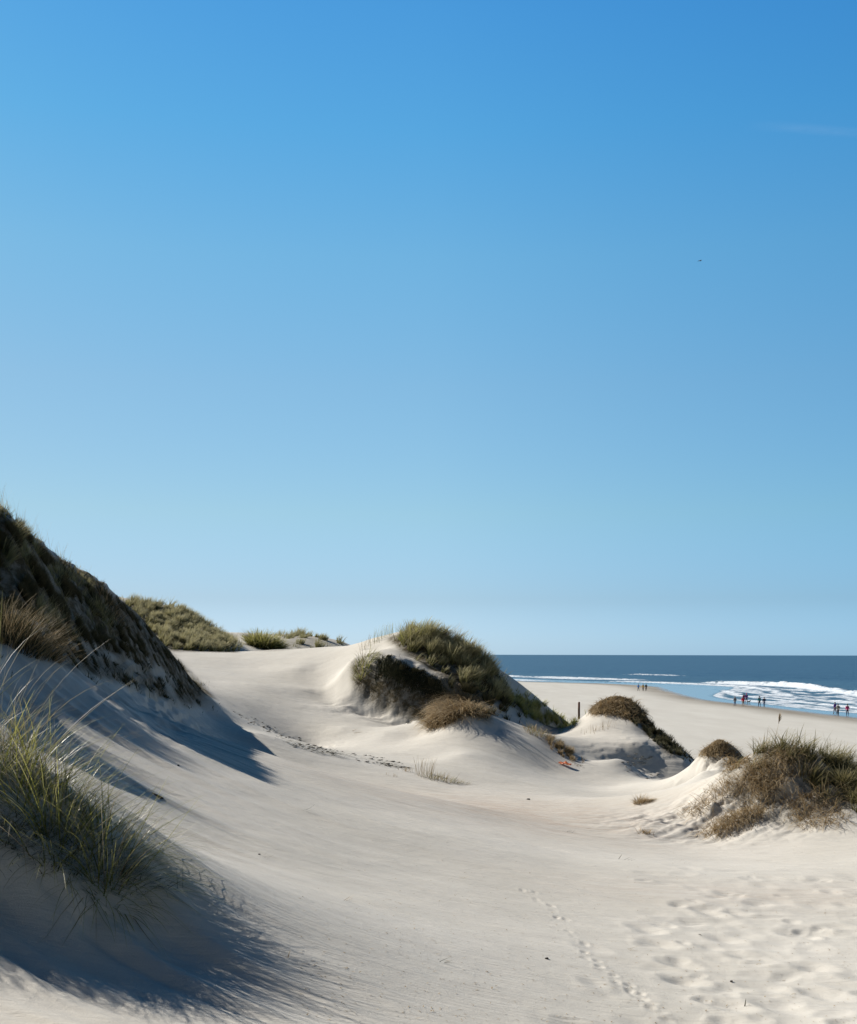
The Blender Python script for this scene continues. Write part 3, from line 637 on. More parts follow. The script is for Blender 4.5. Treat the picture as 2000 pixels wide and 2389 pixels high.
# ------------------------------------------------------------------ far dunes
FAR1 = [(262, 1404), (350, 1416), (420, 1428), (470, 1456), (500, 1480), (540, 1494), (543, 1524), (480, 1522), (390, 1519), (330, 1480), (262, 1420)]
tag(grass_obj('marram_grass', [cover('', '', FAR1, 30000, .62, .036, None, .2, clump=.65, S=3, yr=(60, 999), seed=21, spread=.5, lean_w=.35)], G_FAR),
    'olive green marram covering the far dune on the left of the sand plateau', 'marram grass', kind='stuff')
tag(grass_obj('marram_grass', [cover('', '', [(640, 1492), (690, 1476), (740, 1486), (800, 1504), (780, 1514), (700, 1508)], 3800, .6, .030, None, .7, clump=1.4, S=3, yr=(85, 999), seed=22, patch=(.25, -.1))], G_FAR),
    'thin marram on the pale far dune in the gap behind the sand plateau', 'marram grass', kind='stuff')
tuft('dune_bush', 'round dark green bush beyond the sand plateau beside the sandy gap', 'bush', 620, 1516, 2400, 1.15, 1.55, .05, None, .2, (G_GREEN, G_FAR), at=84, spread=.9, S=3)
tuft('dune_bush', 'tiny brown bush in the sandy gap between the far dunes', 'bush', 571, 1512, 500, .7, .5, .035, None, .4, (G_DARK, G_BROWN), at=93, spread=.9, S=3)
tuft('dune_bush', 'low green bush in front of the pale far dune, right of the round bush', 'bush', 708, 1512, 700, .8, .5, .03, None, .3, (G_FAR, G_FAR), at=80, spread=.9, S=3)

# ------------------------------------------------------------------ centre dune
TOP = [(935, 1482), (960, 1470), (1010, 1478), (1060, 1488), (1110, 1520), (1150, 1560), (1168, 1600), (1180, 1650), (1130, 1640), (1080, 1600), (1040, 1560), (990, 1530), (950, 1505)]
tag(grass_obj('marram_grass', [cover('', '', TOP, 7500, .55, .024, None, .2, clump=.6, yr=(44.5, 60), S=4, seed=31, spread=.6, lean_w=.3),
                               cover('', '', [(950, 1478), (1000, 1478), (1030, 1500), (1100, 1540), (1150, 1590), (1100, 1580), (1020, 1530), (960, 1510)], 3600, .75, .022, None, .2, clump=.7, S=4, yr=(45, 60), seed=32, spread=.6, lean_w=.3)], G_FAR),
    'thick green marram over the crest and right shoulder of the centre dune', 'marram grass', kind='stuff')
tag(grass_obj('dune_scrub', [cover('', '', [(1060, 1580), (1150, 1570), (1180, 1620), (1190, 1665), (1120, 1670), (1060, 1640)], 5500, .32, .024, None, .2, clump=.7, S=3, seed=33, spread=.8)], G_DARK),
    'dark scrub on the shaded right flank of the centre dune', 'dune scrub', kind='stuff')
tag(grass_obj('marram_grass', [cover('', '', [(1170, 1598), (1210, 1630), (1270, 1664), (1345, 1694), (1300, 1700), (1230, 1672), (1180, 1640)], 3800, .30, .022, None, .2, clump=.45, S=3, seed=34, spread=.6)], G_GREEN),
    'green marram trailing down the right ridge of the centre dune to the beach', 'marram grass', kind='stuff')
tag(grass_obj('dead_grass', [mat_drape([(880, 1550), (940, 1560), (1010, 1592), (1050, 1622), (1010, 1640), (950, 1600), (890, 1572)], 4000, .22, .022, 35, -2.0, 45.5, .10, 4, .03, bias=(0, 2)),
                             cover('', '', [(870, 1550), (960, 1570), (1050, 1615), (990, 1615), (890, 1575)], 3000, .10, .012, None, .15, clump=.5, S=3, seed=36)], G_DARK),
    'dark matted roots and dead grass under the rim of the blown hollow in the centre dune', 'dead grass', kind='stuff')
tuft('marram_grass', 'separate green tuft on the left shoulder of the centre dune', 'grass tuft', 850, 1552, 260, .42, .66, .018, None, .3, spread=.7, lean_w=.1, S=4)
stalk('sparse_grass', 'row of thin upright stems on the skyline left of the thick centre dune grass', 'sparse grass', 905, 1484, .62, .05, 0, G_GREEN, 60, W=.010, spread=1.6, seed=12, R=.34)
stalk('sparse_grass', 'loose straw stems on the pale crest above the separate green tuft', 'sparse grass', 865, 1502, .5, .1, 0, G_STRAW, 40, W=.009, spread=1.6, seed=13, R=.3)
tuft('marram_grass', 'pale plume-like tuft leaning right on the skyline of the centre dune', 'grass tuft', 1046, 1497, 200, .28, 1.05, .010, None, .9, spread=.2, lean_w=.55, S=4)
tuft('marram_grass', 'tall green tuft at the left end of the centre dune crest grass', 'grass tuft', 972, 1488, 420, .6, .95, .02, None, .2, spread=.4, lean_w=.2, S=4)
tuft('marram_grass', 'tall yellowish tuft on the crest at the right of the pale plume tuft', 'grass tuft', 1095, 1530, 380, .6, .9, .02, None, .4, (G_GREEN, G_TAN), spread=.4, lean_w=.3, S=4)

# ------------------------------------------------------------------ hummocks in the middle
cx_, cy_ = (1075 - CX) / F * 39.6, 39.6
o_mid = o = tag(grass_obj('dead_grass_mat', [mat_drape([(1000, 1700), (1020, 1665), (1050, 1640), (1085, 1636), (1120, 1650), (1130, 1672), (1085, 1668), (1040, 1690)], 3000, .65, .020, 41, cx_ + .2, cy_ + .4, .08, 6, .05)], G_BROWN, (cx_, cy_, float(H(cx_, cy_)))),
    'shaggy cap of brown dead grass hanging over the middle hummock', 'dead grass')
rng = np.random.default_rng(42)
d_ = tuft_arrays(cx_ + .1, cy_, 900, .85, .45, .018, spread=1.5, lean_w=-.2, curl=1.4, S=5, drape=.06, rng=rng)
grass_obj('bleached_stems', [d_], G_TAN, (cx_, cy_, float(H(cx_, cy_))), o)
tuft('marram_grass', 'low dry tuft on the sand lip right of the shaggy brown cap', 'grass tuft', 1262, 1714, 330, .55, .42, .011, None, .6, (G_FAR, G_TAN), spread=.7, S=4)
tag(grass_obj('dune_scrub', [cover('', '', [(1270, 1718), (1300, 1732), (1345, 1768), (1330, 1775), (1285, 1745)], 1700, .22, .012, None, .1, clump=.3, S=3, seed=44)], G_BROWN),
    'dark line of low dead scrub running down right of the middle hummock', 'dune scrub', kind='stuff')
for i_, (px, py, n, h, lab) in enumerate([(985, 1812, 16, .62, 'tall thin dry stems at the left end of the lone tuft on the open sand'), (1002, 1806, 20, .5, 'dry stems in the middle of the lone tuft on the open sand'),
                         (950, 1800, 26, .16, 'small dry sprig left of the lone tuft on the open sand'), (917, 1812, 10, .14, 'tiny dark sprig furthest left of the lone tuft')]):
    stalk('sparse_grass', lab, 'sparse grass', px, py, h, .12, 0, G_TAN if i_ < 2 else G_BROWN, n, W=.008, spread=1.7, seed=20 + i_, R=.09)
tuft('marram_grass', 'low green and brown tuft with a long shadow on the open sand in the middle', 'grass tuft', 1038, 1822, 260, .34, .32, .009, None, .5, (G_FAR, G_BROWN), spread=.6, S=4, ex=1.8)
# long strands hanging like hair over the hollow on the left of the brown cap
rng = np.random.default_rng(43); hx0, hy0, _ = sample_poly([(1030, 1655), (1050, 1638), (1085, 1634), (1115, 1648), (1085, 1666), (1045, 1678)], 700, .08, rng); n_ = len(hx0)
grass_obj('draped_grass', [blades(hx0, hy0, H(hx0, hy0) + .05, math.pi + rng.normal(.45, .45, n_), rng.uniform(.9, 1.3, n_), rng.uniform(.6, 1.3, n_), rng.uniform(.5, 1.25, n_), rng.uniform(.012, .022, n_), 7, .03, rng, wob=.12)], G_TAN, (cx_, cy_, float(H(cx_, cy_))), o_mid)['kind'] = 'stuff'
# capped hump
hx_, hy_ = (1440 - CX) / F * 45, 45.0
o = tag(grass_obj('dead_grass_mat', [mat_drape([(1378, 1652), (1400, 1628), (1440, 1622), (1480, 1632), (1505, 1660), (1510, 1690), (1480, 1684), (1440, 1668), (1400, 1666)], 2600, .36, .021, 51, hx_, hy_ + .5, .06, 5, .03),
                                     cover('', '', [(1380, 1650), (1440, 1620), (1490, 1640), (1500, 1680), (1440, 1665)], 1800, .12, .018, None, .15, clump=.3, S=3, seed=52)], G_BROWN, (hx_, hy_, float(H(hx_, hy_)))),
    'rounded cap of dense brown dead grass on the hump beside the wooden post', 'dead grass')
grass_obj('bleached_stems', [mat_drape([(1376, 1655), (1395, 1632), (1440, 1622), (1455, 1640), (1420, 1662), (1385, 1668)], 1600, .28, .018, 53, hx_, hy_ + .5, .05, 5, .05)], G_TAN, (hx_, hy_, float(H(hx_, hy_))), o)
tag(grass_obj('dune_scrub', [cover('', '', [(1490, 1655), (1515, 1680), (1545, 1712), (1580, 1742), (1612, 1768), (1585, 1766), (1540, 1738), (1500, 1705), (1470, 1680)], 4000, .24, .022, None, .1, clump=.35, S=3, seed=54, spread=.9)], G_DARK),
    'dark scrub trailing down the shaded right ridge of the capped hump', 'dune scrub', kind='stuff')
stalk('sparse_grass', 'sparse dry stems on the lit sand below the capped hump', 'sparse grass', 1410, 1698, .34, .1, 0, G_TAN, 30, W=.009, spread=1.7, seed=31, R=.25)
stalk('sparse_grass', 'short stems on the left shoulder of the capped hump, below its cap', 'sparse grass', 1385, 1706, .22, .1, 0, G_TAN, 24, W=.009, spread=1.7, seed=32, R=.2)
o = tag(grass_obj('dead_grass_mat', [mat_drape([(1630, 1752), (1655, 1728), (1690, 1724), (1735, 1748), (1745, 1776), (1700, 1800), (1690, 1760)], 1900, .24, .016, 61, 7.9, 33.4, .06, 4, .02)], G_BROWN),
    'crumbling brown grass cap on the small mound left of the big right mound', 'dead grass')
grass_obj('bleached_stems', [mat_drape([(1630, 1755), (1655, 1728), (1690, 1722), (1690, 1745), (1655, 1765)], 1100, .22, .016, 62, 7.9, 33.4, .04, 4, .04)], G_TAN, tuple(o.location), o)
# big mound on the right
RG = 'grass on the big right-hand mound'
G_MOUND = grass_mat('marram_olive', (.10, .10, .03), (.30, .26, .10), (.50, .43, .24), .55, .35, .2)
mx_, my_ = (1850 - CX) / F * 26, 26.0
POLY_G = [(1740, 1772), (1800, 1742), (1850, 1736), (1900, 1748), (1960, 1766), (2060, 1795), (2150, 1820), (2150, 1880), (2010, 1870), (1975, 1890), (1900, 1800), (1830, 1800), (1780, 1800)]
tag(grass_obj('marram_grass', [cover('', '', POLY_G, 2100, .45, .014, None, .13, clump=.5, patch=(1.1, -.15), S=5, seed=71, spread=.8, lean_w=.2, curl=.9, drape=.01),
                               cover('', '', [(1880, 1770), (1960, 1772), (2100, 1810), (2120, 1880), (1990, 1890), (1930, 1850)], 3000, .5, .014, None, .13, clump=.6, S=5, seed=72, spread=.8, lean_w=.25, curl=.9, drape=.01)], G_MOUND),
    'tangled green marram over the top and right side of the big right mound', 'marram grass', kind='stuff')
DG = [[(1600, 1895), (1640, 1850), (1700, 1815), (1760, 1790), (1790, 1810), (1740, 1840), (1680, 1870), (1620, 1905)],
      [(1740, 1800), (1800, 1755), (1860, 1750), (1840, 1820), (1800, 1870), (1760, 1860)],
      [(1650, 1945), (1700, 1900), (1760, 1875), (1800, 1890), (1740, 1915), (1690, 1945)],
      [(1840, 1860), (1900, 1840), (1960, 1880), (1960, 1920), (1880, 1930), (1850, 1910)]]
LB = ['long brown dead grass combed down the left flank of the big right mound', 'thick brown tangle of dead grass below the top of the big right mound',
      'dark brown fringe of dead grass hanging at the lower left of the big right mound', 'brown dead grass at the foot of the green clump on the big right mound']
for i_, (pl, lab, n_) in enumerate(zip(DG, LB, [420, 900, 650, 480])):
    V = mat_drape(pl, n_, .48, .011, 81 + i_, mx_ + .6, my_ + 1.5, .10, 6, .015)
    o = tag(grass_obj('dead_grass_mat', [V], G_BROWN), lab, 'dead grass', RG)
    grass_obj('bleached_stems', [mat_drape(pl, int(n_ * .7), .5, .010, 91 + i_, mx_ + .6, my_ + 1.5, .10, 6, .03)], G_TAN, tuple(o.location), o)
TG = [(1795, 1752, 'tuft standing at the top left of the big right mound', .5), (1850, 1748, 'tuft on the very top of the big right mound', .55), (1985, 1800, 'bright green tuft near the right edge on the big mound', .65),
      (1940, 1840, 'dense green tuft leaning over the hollow in the big right mound', .6), (1890, 1810, 'green tuft just right of the bare sand patch on the big mound', .5), (2000, 1860, 'green tuft cut by the right picture edge on the big mound', .65)]
for i_, (px, py, lab, L) in enumerate(TG):
    tuft('marram_grass', lab, 'grass tuft', px, py, 240, .34, L, .011, RG, .35, (G_MOUND, G_TAN), spread=.8, lean_w=.3, S=5, curl=1.0)
stalk('dry_stalk', 'tall dry stalk with seed head rising above the big right mound', 'dry stalk', 1808, 1748, .72, .02, 0, G_BROWN, 1, head=1.6, W=.012)
stalk('dry_stalk', 'thin bent stalk left of the tall seed-headed one on the big right mound', 'dry stalk', 1786, 1760, .55, .1, 2.8, G_BROWN, 2, head=0, W=.010)
for i_, (px, py) in enumerate([(1890, 1760), (1960, 1772)]):
    stalk('sparse_grass', ['wispy long stems above the middle of the big right mound', 'wispy long stems above the right end of the big right mound'][i_], 'sparse grass', px, py, .6, .3, 0, G_STRAW, 24, W=.006, spread=1.6, seed=40 + i_, R=.2)
tuft('dead_bush', 'small round brown bush alone on the sand left of the big mound', 'bush', 1500, 1872, 380, .17, .30, .009, None, .4, (G_BROWN, G_TAN), spread=.9, S=4)
def sticks(name, label, px, py, n, L, W, mat, seed, cat='twigs', flat_=1.3, az=None):
    rg = np.random.default_rng(seed); x, y, z, _ = surf(px, py); x, y = float(x[0]), float(y[0])
    bx = x + rg.normal(0, L * .25, n); by = y + rg.normal(0, L * .25, n)
    a = rg.uniform(-3.1, 3.1, n) if az is None else az + rg.normal(0, .25, n)
    return tag(grass_obj(name, [blades(bx, by, H(bx, by) + .015, a, flat_ + rg.normal(0, .12, n), rg.normal(0, .25, n), L * rg.uniform(.5, 1, n), np.full(n, W), 4, .008, rg)], mat, (x, y, float(H(x, y)))), label, cat)
sticks('twig_heap', 'small heap of brown twigs below the lone brown bush', 1508, 1945, 38, .26, .012, G_BROWN, 1, flat_=1.1)
sticks('dead_twig', 'flat dark twig lying left of the small twig heap', 1325, 1941, 5, .16, .012, G_DARK, 2, 'twig', az=0)
sticks('dead_twig', 'thin dark twig in the shallow dip below the pinkish sand', 1460, 2005, 4, .16, .010, G_DARK, 3, 'twig', az=.2)
sticks('dead_twig', 'short forked twig on the smooth sand in the left foreground', 612, 2000, 4, .13, .007, G_DARK, 4, 'twig', az=0)
sticks('dead_twig', 'loose thin stems lying on the slope right of the near grass', 715, 1893, 6, .22, .006, G_DARK, 5, 'twig', az=-.2)
sticks('dead_twig', 'small dark stick lying between the larger footprints', 1628, 2183, 1, .10, .014, G_DARK, 6, 'twig', az=-.6)
sticks('dead_twig', 'short stick standing among the footprints near the bottom edge', 1740, 2348, 1, .07, .010, G_DARK, 7, 'twig', flat_=.3, az=0)
sticks('dead_twig', 'pale bent stem lying by the small animal track', 1478, 2215, 3, .16, .006, G_BROWN, 8, 'twig', az=-.4)
sticks('dead_twig', 'pair of faint stems in the middle of the open slope', 1080, 2050, 3, .14, .006, G_BROWN, 9, 'twig', az=.2)
sticks('dead_twig', 'fine trailing stems on the slope below the middle of the picture', 815, 2105, 5, .18, .006, G_BROWN, 10, 'twig', az=-.6)
sticks('dead_twig', 'thin dark stem lying near the bottom of the open slope', 1025, 2245, 3, .11, .007, G_DARK, 11, 'twig', az=-.1)
sticks('dead_twig', 'little curl of root at the left of the open plateau slope', 822, 1710, 4, .3, .02, G_BROWN, 12, 'twig', az=-.2)
sticks('dead_twig', 'dark scrap of root at the foot of the blown hollow', 953, 1688, 12, .2, .03, G_DARK, 13, 'twig')
tag(sticks('stem_litter', 'bits of dry stem beside the low scrub line by the orange litter', 1352, 1786, 14, .18, .012, G_BROWN, 14, 'stem litter'), kind='stuff')

# ------------------------------------------------------------------ pebbles, driftwood, crust, litter
def plain_mat(name, c1, c2, scale=8, rough=.8, bump=.3, stretch=(1, 1, 1)):
    N = NT(name); tc = N.n('ShaderNodeTexCoord').outputs['Object']; mp = N.n('ShaderNodeMapping', i_Vector=tc); mp.inputs['Scale'].default_value = stretch
    f = N.noise(mp.outputs[0], scale, 5, .6)
    b = N.n('ShaderNodeBsdfPrincipled', i_Base_Color=N.mix(N.ramp(f, [(.3, (0, 0, 0)), (.7, (1, 1, 1))]), C4(*c1), C4(*c2)), i_Roughness=rough); b.inputs['Specular IOR Level'].default_value = .25
    bp = N.n('ShaderNodeBump', i_Height=f, i_Strength=bump, i_Distance=.02); N.link(bp.outputs[0], b.inputs['Normal'])
    N.link(b.outputs[0], N.out.inputs[0]); return N.m
M_WOOD = plain_mat('driftwood', (.035, .028, .022), (.12, .095, .07), 30, .85, .6, (4, 1, 1))
M_STONE = plain_mat('dark_stone', (.03, .028, .025), (.08, .07, .06), 60)
M_CRUST = plain_mat('sand_crust', (.20, .18, .15), (.42, .385, .33), 6)
M_ORANGE = plain_mat('orange_plastic', (.62, .16, .06), (.75, .26, .11), 10, .5)
def tube_mesh(pts, rad, k=10, seed=0, rough=.0, cap=True):
    rg = np.random.default_rng(seed); V, Q = [], []; n = len(pts)
    for i, (p, r) in enumerate(zip(pts, rad)):
        p = Vector(p); a = Vector(pts[min(i + 1, n - 1)]) - Vector(pts[max(i - 1, 0)]); a.normalize()
        u = a.orthogonal().normalized() if abs(a.z) < .9 else Vector((1, 0, 0)); u = (u - a * u.dot(a)).normalized(); w_ = a.cross(u)
        for j in range(k):
            t = 2 * math.pi * j / k; rr = r * (1 + rough * rg.uniform(-1, 1)); V.append(p + u * math.cos(t) * rr + w_ * math.sin(t) * rr)
    for i in range(n - 1):
        for j in range(k): Q.append((i * k + j, i * k + (j + 1) % k, (i + 1) * k + (j + 1) % k, (i + 1) * k + j))
    return V, Q + ([tuple(range(k))[::-1], tuple(range((n - 1) * k, n * k))] if cap else [])
def py_mesh(name, V, Fs, mat, smooth=True):
    me = bpy.data.meshes.new(name); me.from_pydata([tuple(v) for v in V], [], Fs); me.update()
    if smooth: me.polygons.foreach_set('use_smooth', [True] * len(me.polygons))
    me.materials.append(mat); return me
x, y, z, _ = surf(368, 1866); x, y, z = float(x[0]), float(y[0]), float(z[0])
V, Q = tube_mesh([(-.075, .01, .035), (-.03, 0, .022), (.02, 0, .012), (.055, -.006, .004), (.075, -.01, -.004)], [.003, .010, .016, .015, .004], 9, 1, .25)
o = link(bpy.data.objects.new('driftwood', py_mesh('driftwood', V, Q, M_WOOD))); o.location = (x, y, z + .012); o.rotation_euler = (0, .25, .15)
tag(o, 'small dark piece of driftwood on the sand right of the near grass', 'driftwood')
for i_, (px, py, r, lab) in enumerate([(1278, 2238, .013, 'tiny black pebble on the smooth sand at the bottom centre'), (417, 1790, .018, 'dark pebble by the streaky shadow tip on the left slope'), (1234, 1866, .03, 'dark speck of stone on the valley floor in the middle'),
                                       (1709, 2290, .012, 'tiny dark pebble between the footprints at the right'), (606, 1996, .010, 'dark crumb beside the forked twig in the left foreground')]):
    x, y, z, _ = surf(px, py); x, y, z = float(x[0]), float(y[0]), float(z[0]); rg = random.Random(i_); V = []; Fs = []
    for a in range(7):
        for b in range(10):
            th = math.pi * a / 6; ph = 2 * math.pi * b / 10; rr = r * (1 + .18 * math.sin(3 * ph + i_) * math.sin(th) + .12 * rg.uniform(-1, 1) * math.sin(th))
            V.append((rr * 1.4 * math.sin(th) * math.cos(ph), rr * math.sin(th) * math.sin(ph), rr * .7 * math.cos(th)))
    for a in range(6):
        for b in range(10): Fs.append((a * 10 + b, (a + 1) * 10 + b, (a + 1) * 10 + (b + 1) % 10, a * 10 + (b + 1) % 10))
    o = link(bpy.data.objects.new('pebble', py_mesh('pebble', V, Fs, M_STONE))); o.location = (x, y, z + r * .4); o.rotation_euler = (0, 0, rg.uniform(0, 3)); tag(o, lab, 'pebble')
# crumpled orange plastic
x, y, z, _ = surf(1318, 1787); x, y, z = float(x[0]), float(y[0]), float(z[0]); V = []; Fs = []
for a in range(13):
    for b in range(7):
        u, v = a / 12 - .5, b / 6 - .5
        V.append((u * .40 + .03 * vnoise(np.array(a * .9), np.array(b * .7), 4), v * .2 * (1 - .7 * abs(u)), .03 + .10 * float(vnoise(np.array(a * .8), np.array(b * .9), 6)) * (1 - abs(u))))
for a in range(12):
    for b in range(6): Fs.append((a * 7 + b, (a + 1) * 7 + b, (a + 1) * 7 + b + 1, a * 7 + b + 1))
o = link(bpy.data.objects.new('plastic_scrap', py_mesh('plastic_scrap', V, Fs, M_ORANGE, False))); o.location = (x, y, float(H(x, y)) + .0); o.rotation_euler = (math.radians(12), .15, -.5)
tag(o, 'crumpled bright orange scrap of litter on the sand below the hummock', 'litter')
# broken crust along the toe of the left dune
rng = np.random.default_rng(5)
def crust(poly, n, smin, smax, seed, thr, label, mat):
    rg = np.random.default_rng(seed); x, y, z = sample_poly(poly, n, .05, rg); k = fbm((x + y * .6) * 1.2, (y - x * .5) * 2.5, 3, seed) > thr; x, y, z = x[k], y[k], z[k]; V, Q = [], []
    base = np.array([[-1, -1, -.5], [1, -1, -.5], [1, 1, -.5], [-1, 1, -.5], [-.8, -.8, .5], [.8, -.8, .5], [.8, .8, .5], [-.8, .8, .5]]); fc = np.array([[0, 3, 2, 1], [4, 5, 6, 7], [0, 1, 5, 4], [1, 2, 6, 5], [2, 3, 7, 6], [3, 0, 4, 7]])
    for i in range(len(x)):
        s = rg.uniform(smin, smax); a = rg.uniform(-.6, .6); q = base * [s * rg.uniform(1, 2.2), s * rg.uniform(.5, 1), s * rg.uniform(.3, .7)] * (1 + rg.uniform(-.25, .25, (8, 3)))
        c, s_ = math.cos(a), math.sin(a); q = np.stack([q[:, 0] * c - q[:, 1] * s_, q[:, 0] * s_ + q[:, 1] * c, q[:, 2] + .1 * q[:, 0]], 1) + [x[i], y[i], z[i]]
        V.append(q); Q.append(fc + 8 * i)
    V = np.concatenate(V); b = V.mean(0); o = link(bpy.data.objects.new('sand_crust', arr_mesh('sand_crust', V - b, np.concatenate(Q), mat, smooth=False))); o.location = b
    return tag(o, label, 'sand crust', kind='stuff')
M_CRUSTD = plain_mat('dark_crust', (.09, .075, .055), (.26, .225, .18), 6)
crust([(535, 1650), (640, 1700), (760, 1745), (900, 1770), (965, 1790), (930, 1795), (800, 1768), (720, 1765), (650, 1735), (560, 1680)], 420, .012, .045, 3, .08, 'dark broken crumbs of sand crust along the toe of the left dune', M_CRUSTD)
crust([(1440, 1770), (1500, 1765), (1560, 1765), (1600, 1785), (1560, 1800), (1520, 1820), (1470, 1810)], 160, .015, .05, 4, .1, 'broken slabs of sand crust in the shaded lee of the capped hump', M_CRUST)
rng = np.random.default_rng(15)
x, y, z = sample_poly([(640, 1700), (720, 1740), (850, 1772), (960, 1792), (930, 1795), (800, 1770), (690, 1752), (640, 1725)], 900, .06, rng); n_ = len(x)
k = fbm(x * 1.1, y * 2.2, 3, 9) > .0; x, y, z = x[k], y[k], z[k]; n_ = len(x)
tag(grass_obj('root_litter', [blades(x, y, z, rng.uniform(-.6, .3, n_), rng.uniform(1.0, 1.5, n_), rng.uniform(0, .4, n_), rng.uniform(.08, .3, n_), rng.uniform(.008, .016, n_), 3, .01, rng)], G_DARK), 'dark root litter strewn along the toe of the left dune', 'root litter', kind='stuff')

rng = np.random.default_rng(66)
x, y, z = sample_poly([(950, 1880), (1500, 1900), (2060, 2000), (2060, 2389), (700, 2389), (700, 2100)], 1500, 0, rng); n_ = len(x)
tag(grass_obj('shell_grit', [blades(x, y, z + .024, rng.uniform(-3, 3, n_), rng.uniform(1.3, 1.6, n_), rng.uniform(0, .1, n_), rng.uniform(.008, .035, n_), rng.uniform(.004, .010, n_), 2, .004, rng)], G_BROWN), 'fine scattered shell grit and plant crumbs on the open sand', 'shell grit', kind='stuff')
# ------------------------------------------------------------------ wooden beach post
Yp = 150.0; Xp = (1351 - CX) / F * Yp; zb = float(BEACH); zt = (HY - 1637) / F * Yp
M_POST = plain_mat('post_wood', (.045, .03, .022), (.13, .08, .055), 3, .85, .6, (6, 6, .5)); M_POSTT = plain_mat('post_top_stain', (.10, .045, .03), (.17, .075, .05), 3, .8)
V, Q = tube_mesh([(0, 0, -.5), (0, 0, 0), (.01, 0, 1.2), (.0, .01, 2.4), (0, 0, (zt - zb) * .8)], [.15, .15, .145, .14, .135], 12, 3, .05)
post = link(bpy.data.objects.new('wooden_post', py_mesh('wooden_post', V, Q, M_POST))); post.location = (Xp, Yp, zb); post.rotation_euler = (0, math.radians(.6), 0)
tag(post, 'single dark wooden post standing on the beach left of the capped hump', 'wooden post')
h0 = (zt - zb) * .8
V, Q = tube_mesh([(0, 0, h0), (0, 0, h0 + .1), (0, .0, zt - zb - .08), (0, 0, zt - zb)], [.137, .138, .134, .09], 12, 4, .04)
link(bpy.data.objects.new('post_top', py_mesh('post_top', V, Q, M_POSTT)), post)

# ------------------------------------------------------------------ people
def skin_mesh(name, nodes, edges, mat, levels=1, root=0):
    me = bpy.data.meshes.new(name + '_tmp'); me.from_pydata([n[:3] for n in nodes], edges, []); ob = bpy.data.objects.new(name + '_tmp', me); COL.objects.link(ob)
    ob.modifiers.new('s', 'SKIN'); 
    for i, n in enumerate(nodes):
        d = me.skin_vertices[0].data[i]; r = n[3]; d.radius = r if isinstance(r, tuple) else (r, r); d.use_root = (i == root)
    m = ob.modifiers.new('b', 'SUBSURF'); m.levels = levels
    dg = bpy.context.evaluated_depsgraph_get(); out = bpy.data.meshes.new_from_object(ob.evaluated_get(dg)); out.name = name
    bpy.data.objects.remove(ob); out.materials.clear(); out.materials.append(mat)
    out.polygons.foreach_set('use_smooth', [True] * len(out.polygons)); return out
def merge(meshes, name, mat):
    V, Fs = [], []
    for m in meshes:
        o = len(V); V += [tuple(v.co) for v in m.vertices]; Fs += [tuple(o + i for i in p.vertices) for p in m.polygons]
    return py_mesh(name, V, Fs, mat)
def ball(c, r, k=10):
    V, Fs = [], []
    for a in range(k // 2 + 1):
        for b in range(k):
            th = math.pi * a / (k // 2); ph = 2 * math.pi * b / k; V.append((c[0] + r[0] * math.sin(th) * math.cos(ph), c[1] + r[1] * math.sin(th) * math.sin(ph), c[2] + r[2] * math.cos(th)))
    for a in range(k // 2):
        for b in range(k): Fs.append((a * k + b, (a + 1) * k + b, (a + 1) * k + (b + 1) % k, a * k + (b + 1) % k))
    return V, Fs
SKIN = plain_mat('skin', (.42, .25, .18), (.48, .30, .22), 20, .6, .05)
def cloth(name, c): return plain_mat(name, tuple(min(.8, v * 1.3) for v in c), tuple(min(.85, v * 1.8) for v in c), 5, .85, .3)
